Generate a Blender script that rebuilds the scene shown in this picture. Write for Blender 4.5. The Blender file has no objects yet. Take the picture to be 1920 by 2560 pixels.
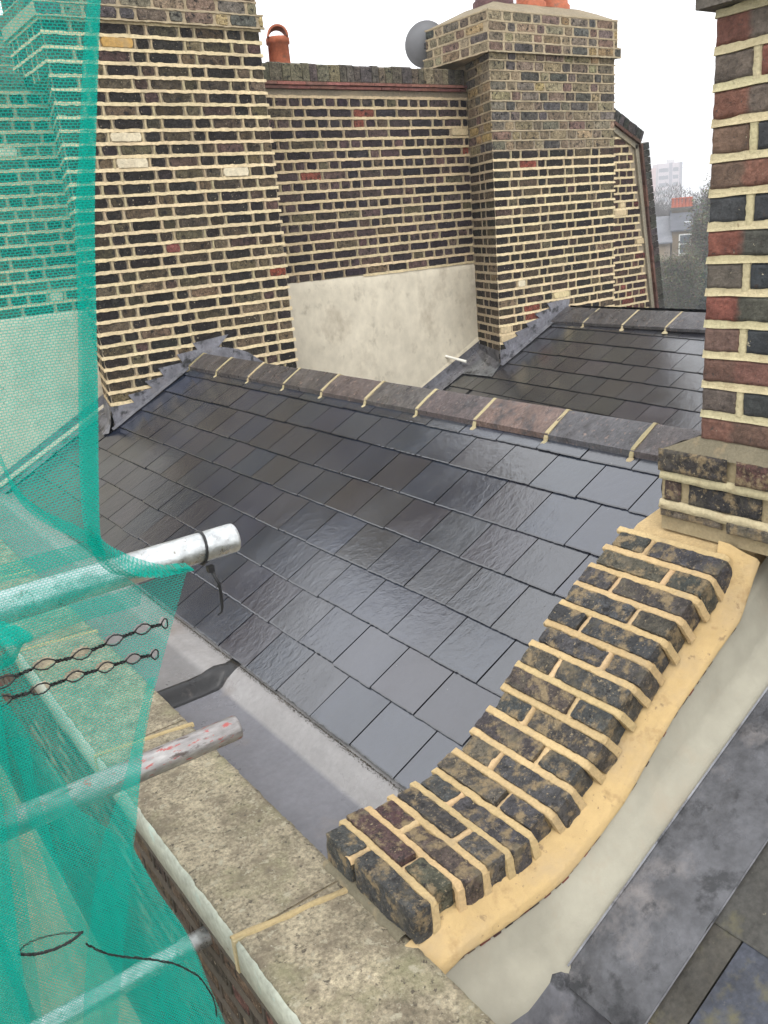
import bpy, bmesh, math, random
from mathutils import Vector, Matrix, noise
R = math.radians
random.seed(7)
S = bpy.context.scene

# ------------------------------------------------------------------ camera
cam_d = bpy.data.cameras.new('camera'); cam = bpy.data.objects.new('camera', cam_d)
S.collection.objects.link(cam); S.camera = cam
cam_d.sensor_fit = 'VERTICAL'; cam_d.sensor_height = 36; cam_d.lens = 36 * 2130 / 2560
cam_d.clip_start = 0.05; cam_d.clip_end = 5000
_P, _Rl, _T = R(18.6), R(4.95), R(-34.8)
_d = Vector((math.sin(_Rl)*math.cos(_P), math.cos(_Rl)*math.cos(_P), math.sin(_P)))
_z = Vector((0, 0, 1)); _h = (_z - _d*_d.z).normalized(); _rt = _d.cross(_h)
_U = _h*math.cos(_T) + _rt*math.sin(_T); _V = -_h*math.sin(_T) + _rt*math.cos(_T)
_M = Matrix((_V, _U, -_d))
_right, _up, _back = _M @ Vector((1, 0, 0)), _M @ Vector((0, -1, 0)), _M @ Vector((0, 0, -1))
cam.matrix_world = Matrix((( _right.x, _up.x, _back.x, 0), (_right.y, _up.y, _back.y, 0), (_right.z, _up.z, _back.z, 0), (0, 0, 0, 1)))

# ------------------------------------------------------------------ world, sun, exposure
W = bpy.data.worlds.new('World'); S.world = W; W.use_nodes = True
nt = W.node_tree; nt.nodes.clear()
sky = nt.nodes.new('ShaderNodeTexSky'); sky.sky_type = 'NISHITA'; sky.sun_disc = False
SUN_EL, SUN_ROT = R(50), R(200)
sky.sun_elevation = SUN_EL; sky.sun_rotation = SUN_ROT; sky.air_density = 1.0; sky.dust_density = 4.0
hs = nt.nodes.new('ShaderNodeHueSaturation'); hs.inputs['Saturation'].default_value = 0.25
mx = nt.nodes.new('ShaderNodeMixRGB'); mx.inputs['Fac'].default_value = 0.8
mx.inputs['Color2'].default_value = (12.3, 12.4, 12.7, 1)      # the even white cloud layer
bg = nt.nodes.new('ShaderNodeBackground'); bg.inputs['Strength'].default_value = 0.12
wo = nt.nodes.new('ShaderNodeOutputWorld')
nt.links.new(sky.outputs[0], hs.inputs['Color']); nt.links.new(hs.outputs[0], mx.inputs['Color1'])
nt.links.new(mx.outputs[0], bg.inputs['Color']); nt.links.new(bg.outputs[0], wo.inputs['Surface'])
sl = bpy.data.lights.new('sun', 'SUN'); sl.energy = 0.9; sl.angle = R(25); sl.color = (1, 0.97, 0.93)
so = bpy.data.objects.new('sun', sl); S.collection.objects.link(so)
_sd = Vector((-0.45, -0.55, 0.95)).normalized()                # towards the sun: behind the camera, street side
so.rotation_euler = _sd.to_track_quat('Z', 'Y').to_euler(); so.location = (-3, -3, 8)
S.view_settings.view_transform = 'Standard'; S.view_settings.look = 'None'
S.view_settings.exposure = 0.55; S.view_settings.gamma = 1.0
S.cycles.max_bounces = 8; S.cycles.transparent_max_bounces = 16; S.cycles.volume_bounces = 0

# ------------------------------------------------------------------ helpers
def put(o, label=None, cat=None, group=None, kind=None):
    if label: o['label'] = label
    if cat: o['category'] = cat
    if group: o['group'] = group
    if kind: o['kind'] = kind
    return o
def thing(name, label, cat, loc=(0, 0, 0), group=None):
    o = bpy.data.objects.new(name, None); S.collection.objects.link(o); o.location = loc
    o.empty_display_size = 0.2
    return put(o, label, cat, group)
class G:
    """collects geometry in world coordinates, with a colour per vertex"""
    def __init__(s): s.v = []; s.f = []; s.c = []; s.sm = []
    def add(s, vs, fs, col=(1, 1, 1), smooth=False):
        b = len(s.v); s.v += [tuple(p) for p in vs]; s.f += [tuple(b+i for i in f) for f in fs]
        s.sm += [smooth]*len(fs)
        s.c += (list(col) if isinstance(col, list) else [col]*len(vs))
    def box(s, a, b, col=(1, 1, 1)):
        x0, y0, z0 = a; x1, y1, z1 = b
        s.add([(x0,y0,z0),(x1,y0,z0),(x1,y1,z0),(x0,y1,z0),(x0,y0,z1),(x1,y0,z1),(x1,y1,z1),(x0,y1,z1)],
              [(0,3,2,1),(4,5,6,7),(0,1,5,4),(1,2,6,5),(2,3,7,6),(3,0,4,7)], col)
    def obox(s, o, ax, ay, az, col=(1, 1, 1)):
        o, ax, ay, az = Vector(o), Vector(ax), Vector(ay), Vector(az)
        vs = [o, o+ax, o+ax+ay, o+ay, o+az, o+ax+az, o+ax+ay+az, o+ay+az]
        s.add(vs, [(0,3,2,1),(4,5,6,7),(0,1,5,4),(1,2,6,5),(2,3,7,6),(3,0,4,7)], col)
    def prism(s, poly, ext, col=(1, 1, 1)):
        n = len(poly); poly = [Vector(p) for p in poly]; e = Vector(ext)
        s.add(poly+[p+e for p in poly], [tuple(range(n)), tuple(range(2*n-1, n-1, -1))] +
              [(i, i+n, (i+1) % n+n, (i+1) % n) for i in range(n)], col)
    def tube(s, pts, r, n=8, col=(1, 1, 1), caps=True):
        pts = [Vector(p) for p in pts]; rr = r if isinstance(r, list) else [r]*len(pts)
        vs = []; fs = []; up = Vector((0.13, 0.31, 0.94))
        for i, p in enumerate(pts):
            t = (pts[min(i+1, len(pts)-1)] - pts[max(i-1, 0)]).normalized()
            a = t.cross(up)
            if a.length < 1e-3: a = t.cross(Vector((1, 0, 0)))
            a.normalize(); b = t.cross(a)
            for k in range(n):
                an = 2*math.pi*k/n; vs.append(p + (a*math.cos(an) + b*math.sin(an))*rr[i])
        for i in range(len(pts)-1):
            for k in range(n):
                fs.append((i*n+k, i*n+(k+1) % n, (i+1)*n+(k+1) % n, (i+1)*n+k))
        if caps: fs.append(tuple(range(n-1, -1, -1))); fs.append(tuple((len(pts)-1)*n+k for k in range(n)))
        s.add(vs, fs, col, True)
    def grid(s, rows, col=(1, 1, 1), smooth=True):
        n = len(rows[0]); vs = [p for r in rows for p in r]; fs = []
        for i in range(len(rows)-1):
            for j in range(n-1): fs.append((i*n+j, i*n+j+1, (i+1)*n+j+1, (i+1)*n+j))
        s.add(vs, fs, col, smooth)
    def lathe(s, c, prof, n=24, col=(1, 1, 1), axis=(0, 0, 1)):
        q = Vector((0, 0, 1)).rotation_difference(Vector(axis)); c = Vector(c); vs = []; fs = []
        for r, h in prof:
            for k in range(n):
                a = 2*math.pi*k/n; vs.append(c + q @ Vector((r*math.cos(a), r*math.sin(a), h)))
        for i in range(len(prof)-1):
            for k in range(n): fs.append((i*n+k, i*n+(k+1) % n, (i+1)*n+(k+1) % n, (i+1)*n+k))
        s.add(vs, fs, col, True)
    def make(s, name, mat, parent=None, fix=True):
        me = bpy.data.meshes.new(name); me.from_pydata(s.v, [], s.f)
        a = me.color_attributes.new('col', 'FLOAT_COLOR', 'POINT')
        a.data.foreach_set('color', [x for c in s.c for x in (c[0], c[1], c[2], 1.0)])
        me.polygons.foreach_set('use_smooth', s.sm)
        if fix:
            bm = bmesh.new(); bm.from_mesh(me); bmesh.ops.recalc_face_normals(bm, faces=bm.faces); bm.to_mesh(me); bm.free()
        me.update(); me.materials.append(mat)
        o = bpy.data.objects.new(name, me); S.collection.objects.link(o)
        if parent:
            o.parent = parent
            if parent.type == 'EMPTY': o.location = -parent.location
        else:
            c = Vector((sum(p[0] for p in s.v)/len(s.v), sum(p[1] for p in s.v)/len(s.v), min(p[2] for p in s.v)))
            me.transform(Matrix.Translation(-c)); o.location = c
        return o

# ------------------------------------------------------------------ materials
def mat(name, col=(0.5, 0.5, 0.5), rough=0.8, metal=0.0, spec=0.5, attr=False, n1=(8, 0.25), n2=(60, 0.2), bump=(120, 0.002),
        blotch=None, blotch2=None, ior=1.45, coat=None, rvar=None, stretch=None, bump2=None):
    """n1, n2: (scale, amount) of brightness noise; blotch: (scale, colour, threshold, softness) patches"""
    m = bpy.data.materials.new(name); m.use_nodes = True; t = m.node_tree; N = t.nodes; L = t.links
    b = N['Principled BSDF']; tc = N.new('ShaderNodeTexCoord'); mp = N.new('ShaderNodeMapping')
    L.new(tc.outputs['Object'], mp.inputs[0])
    if stretch: mp.inputs['Scale'].default_value = stretch
    def nz(sc, det=5, rg=0.6, off=0.0, dist=0.0):
        n = N.new('ShaderNodeTexNoise'); n.inputs['Scale'].default_value = sc; n.inputs['Detail'].default_value = det
        n.inputs['Roughness'].default_value = rg; n.inputs['Distortion'].default_value = dist
        if off:
            q = N.new('ShaderNodeVectorMath'); q.operation = 'ADD'; q.inputs[1].default_value = (off, off*1.7, off*0.6)
            L.new(mp.outputs[0], q.inputs[0]); L.new(q.outputs[0], n.inputs['Vector'])
        else: L.new(mp.outputs[0], n.inputs['Vector'])
        return n.outputs['Fac']
    if attr:
        a = N.new('ShaderNodeAttribute'); a.attribute_name = 'col'; c = a.outputs['Color']
    else:
        rg_ = N.new('ShaderNodeRGB'); rg_.outputs[0].default_value = (*col, 1); c = rg_.outputs[0]
    for sc, am in (n1, n2):
        if not am: continue
        mr = N.new('ShaderNodeMapRange'); mr.inputs['From Min'].default_value = 0.28; mr.inputs['From Max'].default_value = 0.72
        mr.inputs['To Min'].default_value = 1-am; mr.inputs['To Max'].default_value = 1+am
        L.new(nz(sc), mr.inputs['Value'])
        mu = N.new('ShaderNodeVectorMath'); mu.operation = 'SCALE'; L.new(c, mu.inputs[0]); L.new(mr.outputs[0], mu.inputs['Scale']); c = mu.outputs[0]
    for i, bl in enumerate((blotch, blotch2)):
        if not bl: continue
        for j, (sc, bc, th, sf) in enumerate(bl if isinstance(bl, list) else [bl]):
            mr = N.new('ShaderNodeMapRange'); mr.inputs['From Min'].default_value = th; mr.inputs['From Max'].default_value = th+sf
            L.new(nz(sc, 6, 0.65, 3.1+i*5+j*2.3), mr.inputs['Value'])
            mi = N.new('ShaderNodeMixRGB'); mi.inputs['Color2'].default_value = (*bc, 1)
            L.new(mr.outputs[0], mi.inputs['Fac']); L.new(c, mi.inputs['Color1']); c = mi.outputs[0]
    L.new(c, b.inputs['Base Color'])
    b.inputs['Roughness'].default_value = rough; b.inputs['Metallic'].default_value = metal
    b.inputs['Specular IOR Level'].default_value = spec; b.inputs['IOR'].default_value = ior
    if rvar:
        mr = N.new('ShaderNodeMapRange'); mr.inputs['From Min'].default_value = 0.35; mr.inputs['From Max'].default_value = 0.65
        mr.inputs['To Min'].default_value = rvar[1]; mr.inputs['To Max'].default_value = rvar[2]
        L.new(nz(rvar[0], 4, 0.6, 9.0), mr.inputs['Value']); L.new(mr.outputs[0], b.inputs['Roughness'])
    if coat: b.inputs['Coat Weight'].default_value = coat[0]; b.inputs['Coat Roughness'].default_value = coat[1]
    if bump:
        bp = N.new('ShaderNodeBump'); bp.inputs['Distance'].default_value = bump[1]; bp.inputs['Strength'].default_value = 1
        L.new(nz(bump[0], 6, 0.65), bp.inputs['Height']); nn = bp.outputs[0]
        if bump2:
            b2 = N.new('ShaderNodeBump'); b2.inputs['Distance'].default_value = bump2[1]; b2.inputs['Strength'].default_value = 1
            L.new(nz(bump2[0], 3, 0.5, 4.0, 1.0), b2.inputs['Height']); L.new(nn, b2.inputs['Normal']); nn = b2.outputs[0]
        L.new(nn, b.inputs['Normal'])
    return m

M_BRICK = mat('stock_brick', attr=True, rough=0.85, spec=0.25, n1=(26, 0.55), n2=(120, 0.6), bump=(80, 0.009),
              blotch=[(32, (0.016, 0.015, 0.015), 0.54, 0.10), (60, (0.10, 0.075, 0.05), 0.62, 0.10), (75, (0.46, 0.39, 0.27), 0.65, 0.03)])
M_MORTAR = mat('lime_mortar', attr=True, rough=0.9, n1=(5, 0.16), n2=(60, 0.22), bump=(140, 0.004), blotch=[(3.2, (0.36, 0.29, 0.19), 0.56, 0.2), (40, (0.22, 0.18, 0.12), 0.64, 0.06)])
M_NBRICK = mat('weathered_brick', attr=True, rough=0.6, n1=(30, 0.5), n2=(160, 0.55), bump=(75, 0.012), bump2=(260, 0.006),
              blotch=[(40, (0.022, 0.021, 0.021), 0.55, 0.10), (22, (0.30, 0.225, 0.125), 0.51, 0.10), (110, (0.36, 0.29, 0.18), 0.60, 0.06), (12, (0.15, 0.13, 0.09), 0.55, 0.15)], rvar=(30, 0.3, 0.8))
M_CBRICK = mat('chimney_brick', attr=True, rough=0.8, n1=(16, 0.3), n2=(110, 0.35), bump=(110, 0.005),
               blotch=[(60, (0.05, 0.04, 0.035), 0.60, 0.08), (38, (0.45, 0.4, 0.28), 0.68, 0.03)])
M_NMORT = mat('sand_mortar', attr=True, rough=0.88, n1=(10, 0.14), n2=(130, 0.14), bump=(150, 0.004), bump2=(40, 0.003),
              blotch=[(14, (0.36, 0.275, 0.16), 0.56, 0.2), (50, (0.24, 0.18, 0.105), 0.66, 0.06)])
M_SLATE = mat('wet_slate', attr=True, rough=0.25, n1=(3, 0.2), n2=(60, 0.18), bump=(22, 0.0016), bump2=(70, 0.0005), spec=1.0,
              ior=1.70, rvar=(5, 0.08, 0.24), coat=None, stretch=(0.7, 1.0, 1.0),
              blotch=[(35, (0.16, 0.16, 0.15), 0.71, 0.03)])
M_OSLATE = mat('old_slate', attr=True, rough=0.5, n1=(7, 0.35), n2=(80, 0.35), bump=(60, 0.003), spec=0.5, rvar=(6, 0.35, 0.8),
               blotch=[(9, (0.11, 0.10, 0.055), 0.55, 0.15), (40, (0.2, 0.18, 0.12), 0.66, 0.06)])
M_RIDGE = mat('blue_clay', attr=True, rough=0.4, n1=(10, 0.4), n2=(90, 0.45), bump=(80, 0.004), spec=0.6, rvar=(14, 0.22, 0.55), stretch=(0.55, 1, 1),
              blotch=[(16, (0.035, 0.032, 0.034), 0.52, 0.14), (55, (0.20, 0.145, 0.12), 0.60, 0.05), (24, (0.13, 0.125, 0.125), 0.60, 0.12)])
M_LEAD = mat('sheet_lead', attr=True, rough=0.45, metal=0.1, n1=(9, 0.35), n2=(45, 0.25), bump=(30, 0.003), rvar=(7, 0.2, 0.6),
             blotch=[(7, (0.20, 0.185, 0.18), 0.54, 0.2), (12, (0.040, 0.041, 0.044), 0.53, 0.10)])
M_LEADG = mat('gutter_lead', attr=True, rough=0.4, metal=0.05, n1=(5, 0.14), n2=(50, 0.10), bump=(18, 0.003), rvar=(5, 0.22, 0.5),
             blotch=[(4, (0.21, 0.185, 0.17), 0.56, 0.2), (70, (0.10, 0.09, 0.08), 0.70, 0.03)])
M_RENDER = mat('cement_render', attr=True, rough=0.85, n1=(3, 0.10), n2=(12, 0.08), bump=(90, 0.0015), stretch=(1, 1, 0.75),
               blotch=[(3.2, (0.34, 0.29, 0.215), 0.54, 0.22), (9, (0.33, 0.29, 0.22), 0.58, 0.2), (60, (0.2, 0.17, 0.13), 0.73, 0.03)])
M_STONE = mat('mossy_stone', col=(0.27, 0.232, 0.16), rough=0.9, n1=(9, 0.4), n2=(120, 0.6), bump=(80, 0.005), bump2=(300, 0.002),
              blotch=[(5, (0.215, 0.205, 0.115), 0.52, 0.2), (13, (0.15, 0.122, 0.085), 0.50, 0.2), (34, (0.36, 0.33, 0.24), 0.58, 0.08), (60, (0.09, 0.075, 0.055), 0.60, 0.06), (75, (0.42, 0.39, 0.30), 0.63, 0.06),
                      (30, (0.35, 0.24, 0.08), 0.72, 0.04)])
M_PAINT = mat('old_white_paint', col=(0.345, 0.36, 0.295), rough=0.75, n1=(7, 0.2), n2=(60, 0.2), bump=(50, 0.003),
              blotch=[(9, (0.35, 0.55, 0.5), 0.60, 0.2), (26, (0.22, 0.2, 0.15), 0.68, 0.05)])
M_TILE = mat('red_clay_tile', attr=True, rough=0.8, n1=(20, 0.4), n2=(90, 0.3), bump=(70, 0.004))
M_TERRA = mat('terracotta', col=(0.42, 0.125, 0.06), rough=0.75, n1=(9, 0.3), n2=(50, 0.2), bump=(60, 0.003),
              blotch=[(12, (0.14, 0.10, 0.07), 0.6, 0.12)])
M_GALV = mat('galvanised_steel', col=(0.58, 0.60, 0.60), rough=0.36, metal=0.9, n1=(22, 0.25), n2=(90, 0.22), bump=(60, 0.0015),
             rvar=(30, 0.22, 0.5), blotch=[(60, (0.25, 0.23, 0.20), 0.60, 0.08)])
M_GALVR = mat('galvanised_steel_red_paint', col=(0.36, 0.34, 0.33), rough=0.45, metal=0.7, n1=(22, 0.25), n2=(90, 0.3), bump=(60, 0.0015),
              blotch=[(110, (0.42, 0.12, 0.11), 0.575, 0.05), (45, (0.13, 0.105, 0.095), 0.56, 0.08)], stretch=(0.35, 1, 1))
M_BLACK = mat('black_plastic', col=(0.012, 0.012, 0.013), rough=0.4, n1=(9, 0), n2=(9, 0), bump=None)
M_DISH = mat('grey_painted_metal', col=(0.22, 0.225, 0.24), rough=0.5, n1=(5, 0.1), n2=(9, 0), bump=None)
M_WHITEP = mat('white_plastic', col=(0.8, 0.78, 0.7), rough=0.4, n1=(9, 0.05), n2=(9, 0), bump=None)
M_WOOD = mat('scaffold_timber', col=(0.36, 0.29, 0.19), rough=0.85, n1=(4, 0.3), n2=(60, 0.25), bump=(50, 0.002), stretch=(6, 0.6, 6),
             blotch=[(5, (0.12, 0.16, 0.07), 0.58, 0.15)])
M_DARKBR = mat('old_parapet_brick', col=(0.16, 0.11, 0.075), rough=0.9, n1=(6, 0.4), n2=(50, 0.45), bump=(40, 0.01),
               blotch=[(8, (0.045, 0.035, 0.03), 0.5, 0.2)])
M_GROUND = mat('ground', col=(0.08, 0.085, 0.05), rough=0.95, n1=(0.05, 0.4), n2=(0.6, 0.3), bump=None)
def attr_mat(name, rough=0.8, spec=0.3):
    return mat(name, attr=True, rough=rough, spec=spec, n1=(1.5, 0.2), n2=(12, 0.15), bump=None)
M_FAR = attr_mat('far_masonry'); M_GLASS = mat('window_glass', col=(0.10, 0.12, 0.14), rough=0.15, n1=(9, 0), n2=(9, 0), bump=None)
M_LEAF = mat('leaves', attr=True, rough=0.7, n1=(2, 0.3), n2=(9, 0.2), bump=None)
M_BARK = mat('bark', attr=True, rough=0.9, n1=(4, 0.3), n2=(20, 0.3), bump=None)

def net_mat(name, col, op0, op1):
    m = bpy.data.materials.new(name); m.use_nodes = True; t = m.node_tree; N = t.nodes; L = t.links
    for n in list(N):
        if n.type == 'BSDF_PRINCIPLED': N.remove(n)
    out = [n for n in N if n.type == 'OUTPUT_MATERIAL'][0]
    tc = N.new('ShaderNodeTexCoord'); sep = N.new('ShaderNodeSeparateXYZ'); L.new(tc.outputs['UV'], sep.inputs[0])
    cb = N.new('ShaderNodeCombineXYZ'); L.new(sep.outputs['X'], cb.inputs['X']); L.new(sep.outputs['Y'], cb.inputs['Y'])
    wn = N.new('ShaderNodeTexNoise'); wn.inputs['Scale'].default_value = 60; wn.inputs['Detail'].default_value = 3
    L.new(cb.outputs[0], wn.inputs['Vector'])
    wm = N.new('ShaderNodeVectorMath'); wm.operation = 'SCALE'; wm.inputs['Scale'].default_value = 0.004; L.new(wn.outputs['Color'], wm.inputs[0])
    ad = N.new('ShaderNodeVectorMath'); ad.operation = 'ADD'; L.new(cb.outputs[0], ad.inputs[0]); L.new(wm.outputs[0], ad.inputs[1])
    bk = N.new('ShaderNodeTexBrick'); bk.inputs['Scale'].default_value = 1.0; bk.inputs['Brick Width'].default_value = 0.0058
    bk.inputs['Row Height'].default_value = 0.0036; bk.inputs['Mortar Size'].default_value = 0.0012; bk.inputs['Mortar Smooth'].default_value = 0.8
    L.new(ad.outputs[0], bk.inputs['Vector'])
    nz = N.new('ShaderNodeTexNoise'); nz.inputs['Scale'].default_value = 9; nz.inputs['Detail'].default_value = 4; L.new(cb.outputs[0], nz.inputs['Vector'])
    mr = N.new('ShaderNodeMapRange'); mr.inputs['To Min'].default_value = op0; mr.inputs['To Max'].default_value = op1
    L.new(bk.outputs['Fac'], mr.inputs['Value'])
    m2 = N.new('ShaderNodeMapRange'); m2.inputs['From Min'].default_value = 0.3; m2.inputs['From Max'].default_value = 0.7
    m2.inputs['To Min'].default_value = 0.85; m2.inputs['To Max'].default_value = 1.15; L.new(nz.outputs['Fac'], m2.inputs['Value'])
    mu = N.new('ShaderNodeMath'); mu.operation = 'MULTIPLY'; mu.use_clamp = True; L.new(mr.outputs[0], mu.inputs[0]); L.new(m2.outputs[0], mu.inputs[1])
    df = N.new('ShaderNodeBsdfDiffuse'); df.inputs['Color'].default_value = (*col, 1)
    tl = N.new('ShaderNodeBsdfTranslucent'); tl.inputs['Color'].default_value = (*col, 1)
    m1 = N.new('ShaderNodeMixShader'); m1.inputs[0].default_value = 0.45; L.new(df.outputs[0], m1.inputs[1]); L.new(tl.outputs[0], m1.inputs[2])
    tr = N.new('ShaderNodeBsdfTransparent'); ms = N.new('ShaderNodeMixShader')
    L.new(mu.outputs[0], ms.inputs[0]); L.new(tr.outputs[0], ms.inputs[1]); L.new(m1.outputs[0], ms.inputs[2]); L.new(ms.outputs[0], out.inputs['Surface'])
    return m
M_NET = net_mat('debris_netting', (0.008, 0.42, 0.335), 0.20, 0.66)
M_NETD = net_mat('debris_netting_hem', (0.008, 0.42, 0.335), 0.42, 0.82)

# ------------------------------------------------------------------ brickwork
def jit(c, a=0.12):
    k = 1 + random.uniform(-a, a); return tuple(max(0.004, x*k*(1+random.uniform(-a, a)*0.3)) for x in c)
def pick(pal):
    r = random.random()*sum(w for w, _ in pal)
    for w, c in pal:
        r -= w
        if r <= 0: return jit(c, 0.25)
    return jit(pal[-1][1])
PAL_DARK = [(42, (0.024, 0.021, 0.0185)), (32, (0.056, 0.044, 0.030)), (14, (0.095, 0.074, 0.046)), (7, (0.070, 0.046, 0.038)), (5, (0.14, 0.105, 0.065)), (0.4, (0.20, 0.055, 0.035))]
PAL_PURP = [(40, (0.030, 0.024, 0.027)), (38, (0.060, 0.043, 0.041)), (12, (0.095, 0.062, 0.055)), (6, (0.10, 0.08, 0.05)), (0.5, (0.25, 0.06, 0.035))]
PAL_OLD = [(34, (0.23, 0.185, 0.115)), (26, (0.18, 0.145, 0.10)), (14, (0.085, 0.079, 0.072)), (8, (0.15, 0.105, 0.08)), (7, (0.30, 0.22, 0.11)), (14, (0.14, 0.12, 0.095))]
PAL_DARKRED = [(50, (0.04, 0.026, 0.026)), (30, (0.08, 0.045, 0.036)), (8, (0.15, 0.05, 0.04)), (10, (0.085, 0.065, 0.045))]
CREAM = (0.60, 0.485, 0.295); CREAM2 = (0.53, 0.42, 0.255); TAN = (0.39, 0.315, 0.205); GRIME = (0.27, 0.225, 0.16)

def brick(g, P, U, Z, N, w, h, col, pr=0.003, rr=0.007, ja=0.0022):
    """an irregular, softly rounded brick face standing pr proud of the mortar"""
    nx = max(3, int(w/0.022)); nz = 3; pts = []
    hw, hh = w/2, h/2
    def e(x, z): pts.append((x+random.uniform(-ja, ja), z+random.uniform(-ja, ja)))
    for i in range(nx+1): e(-hw+rr+(w-2*rr)*i/nx, -hh)
    for i in range(1, nz): e(hw, -hh+rr+(h-2*rr)*i/nz)
    for i in range(nx+1): e(hw-rr-(w-2*rr)*i/nx, hh)
    for i in range(1, nz): e(-hw, hh-rr-(h-2*rr)*i/nz)
    n = len(pts); vs = []
    for x, z in pts: vs.append(P + U*x + Z*z - N*0.006)
    k1, k2 = (hw-0.003)/hw, (hh-0.003)/hh
    for x, z in pts: vs.append(P + U*x*k1 + Z*z*k2 + N*(pr+random.uniform(-0.0006, 0.0006)))
    fs = [(i, (i+1) % n, (i+1) % n+n, i+n) for i in range(n)] + [tuple(range(n, 2*n))]
    g.add(vs, fs, col)

def brickface(gb, gm, O, U, L, z0, z1, N, phase, pitch=0.0757, bond='flemish', pal=PAL_DARK, keep=None, special=None, mcol=CREAM, old=None, off=0.0, big=1.0, wrap=(0.0, 0.0), dens=1.0):
    """O: point of the wall at u=0, z=0; U along, N outwards. keep(u,z) -> False leaves it out. old(u,z) -> True: flush tan pointing"""
    O, U, N = Vector(O), Vector(U).normalized(), Vector(N).normalized(); Z = Vector((0, 0, 1))
    k0 = int(math.floor((z0-phase)/pitch)); k1 = int(math.ceil((z1-phase)/pitch))
    sp = list(special or [])
    for k in range(k0, k1+1):
        zb = phase + k*pitch
        zc = zb + pitch/2
        # bed joint below this course
        if z0-0.004 <= zb <= z1+0.004:
            seg = 0.022/dens; n = max(1, int(L/seg)); run = []
            def flush(run):
                if len(run) < 2: return
                rows = [[], [], [], []]
                for (u, hb, ht, o_) in run:
                    p = O + U*u + Z*zb
                    rows[0].append(p - Z*hb - N*0.003); rows[1].append(p - Z*(hb-0.001) + N*(0.004 if o_ else 0.0075))
                    rows[2].append(p + Z*(ht-0.001) + N*0.0035); rows[3].append(p + Z*ht - N*0.004)
                c = jit(TAN if run[0][3] else mcol, 0.05); gm.grid(rows, c, False)
            h = 0.011*big; a = random.random()*9
            for i in range(n+1):
                u = -wrap[0] + (L+wrap[0]+wrap[1])*i/n
                o_ = bool(old and old(u, zb))
                if keep and not keep(u, zb): flush(run); run = []; continue
                if run and run[-1][3] != o_: run.append((u, run[-1][1], run[-1][2], run[-1][3])); flush(run); run = []
                hh = (0.006 if o_ else h)
                run.append((u, hh + random.uniform(-0.0030, 0.0030), hh + random.uniform(-0.0034, 0.0030) + 0.0012*math.sin(u*9+a), o_))
            flush(run)
        if zc < z0 or zc > z1: continue
        # bricks of the course
        u = off - (0.0 if k % 2 else 0.16) + random.uniform(-0.012, 0.012); hd = (k % 2 == 0)
        while u < L:
            if bond == 'flemish': w = 0.104 if hd else 0.212; hd = not hd
            elif bond == 'english':
                w = 0.104 if k % 2 else 0.212
                if random.random() < 0.18: w = 0.316-w
            else: w = 0.212
            w += random.uniform(-0.012, 0.012)
            a_, b_ = max(u, 0.0), min(u+w, L); u += w + 0.010
            if b_-a_ < 0.03: continue
            uc = (a_+b_)/2
            if keep and not keep(uc, zc): continue
            o_ = bool(old and old(uc, zc))
            gap = 0.004 if o_ else 0.0075
            c = pick(PAL_OLD if (o_ and pal is not PAL_PURP) else pal)
            if old and not o_ and random.random() < 0.0: c = c
            pr = 0.003
            for q in sp:
                if a_ <= q[0] <= b_ and abs(zc-q[1]) < pitch/2: c = q[2]; pr = 0.009 if c[0] > 0.4 else 0.003
            hgt = pitch - (0.013 if o_ else 0.019*big) + random.uniform(-0.003, 0.003)
            brick(gm if c[0] > 0.4 else gb, O + U*uc + Z*(zc+random.uniform(-0.0015, 0.0015)), U, Z, N, max(0.02, b_-a_-gap*2), hgt, c, pr)
            # perpend joint
            if b_ < L-0.01 and not o_ :
                w2 = 0.008+random.uniform(-0.002, 0.002); p = O + U*(b_+0.005+random.uniform(-.002, .002)) + Z*zc; t_ = random.uniform(-0.004, 0.004); zt = pitch/2-0.006
                if not keep or keep(b_, zc):
                    gm.add([p-U*w2-Z*zt-N*.003, p+U*w2-Z*zt-N*.003, p+U*(w2+t_)+Z*zt-N*.003, p-U*(w2-t_)+Z*zt-N*.003,
                        p-U*w2*.7-Z*zt+N*.0045, p+U*w2*.7-Z*zt+N*.0045, p+U*(w2*.7+t_)+Z*zt+N*.0045, p-U*(w2*.7-t_)+Z*zt+N*.0045],
                       [(4,5,6,7),(0,1,5,4),(1,2,6,5),(2,3,7,6),(3,0,4,7)], jit(tuple(x*0.70 for x in mcol), 0.12))

YS, YR = 5.60, 6.10          # face of the stacks, face of the recessed wall
X3 = Vector((1, 0, 0)); Y3 = Vector((0, 1, 0)); Z3 = Vector((0, 0, 1))
ROOF_A = R(27.8)
def rz(x): return -1.482 + (x-1.135)*math.tan(ROOF_A)      # slate plane of the near roof
def rz2(x): return -1.283 + (x-5.295)*math.tan(R(23.9))
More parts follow.
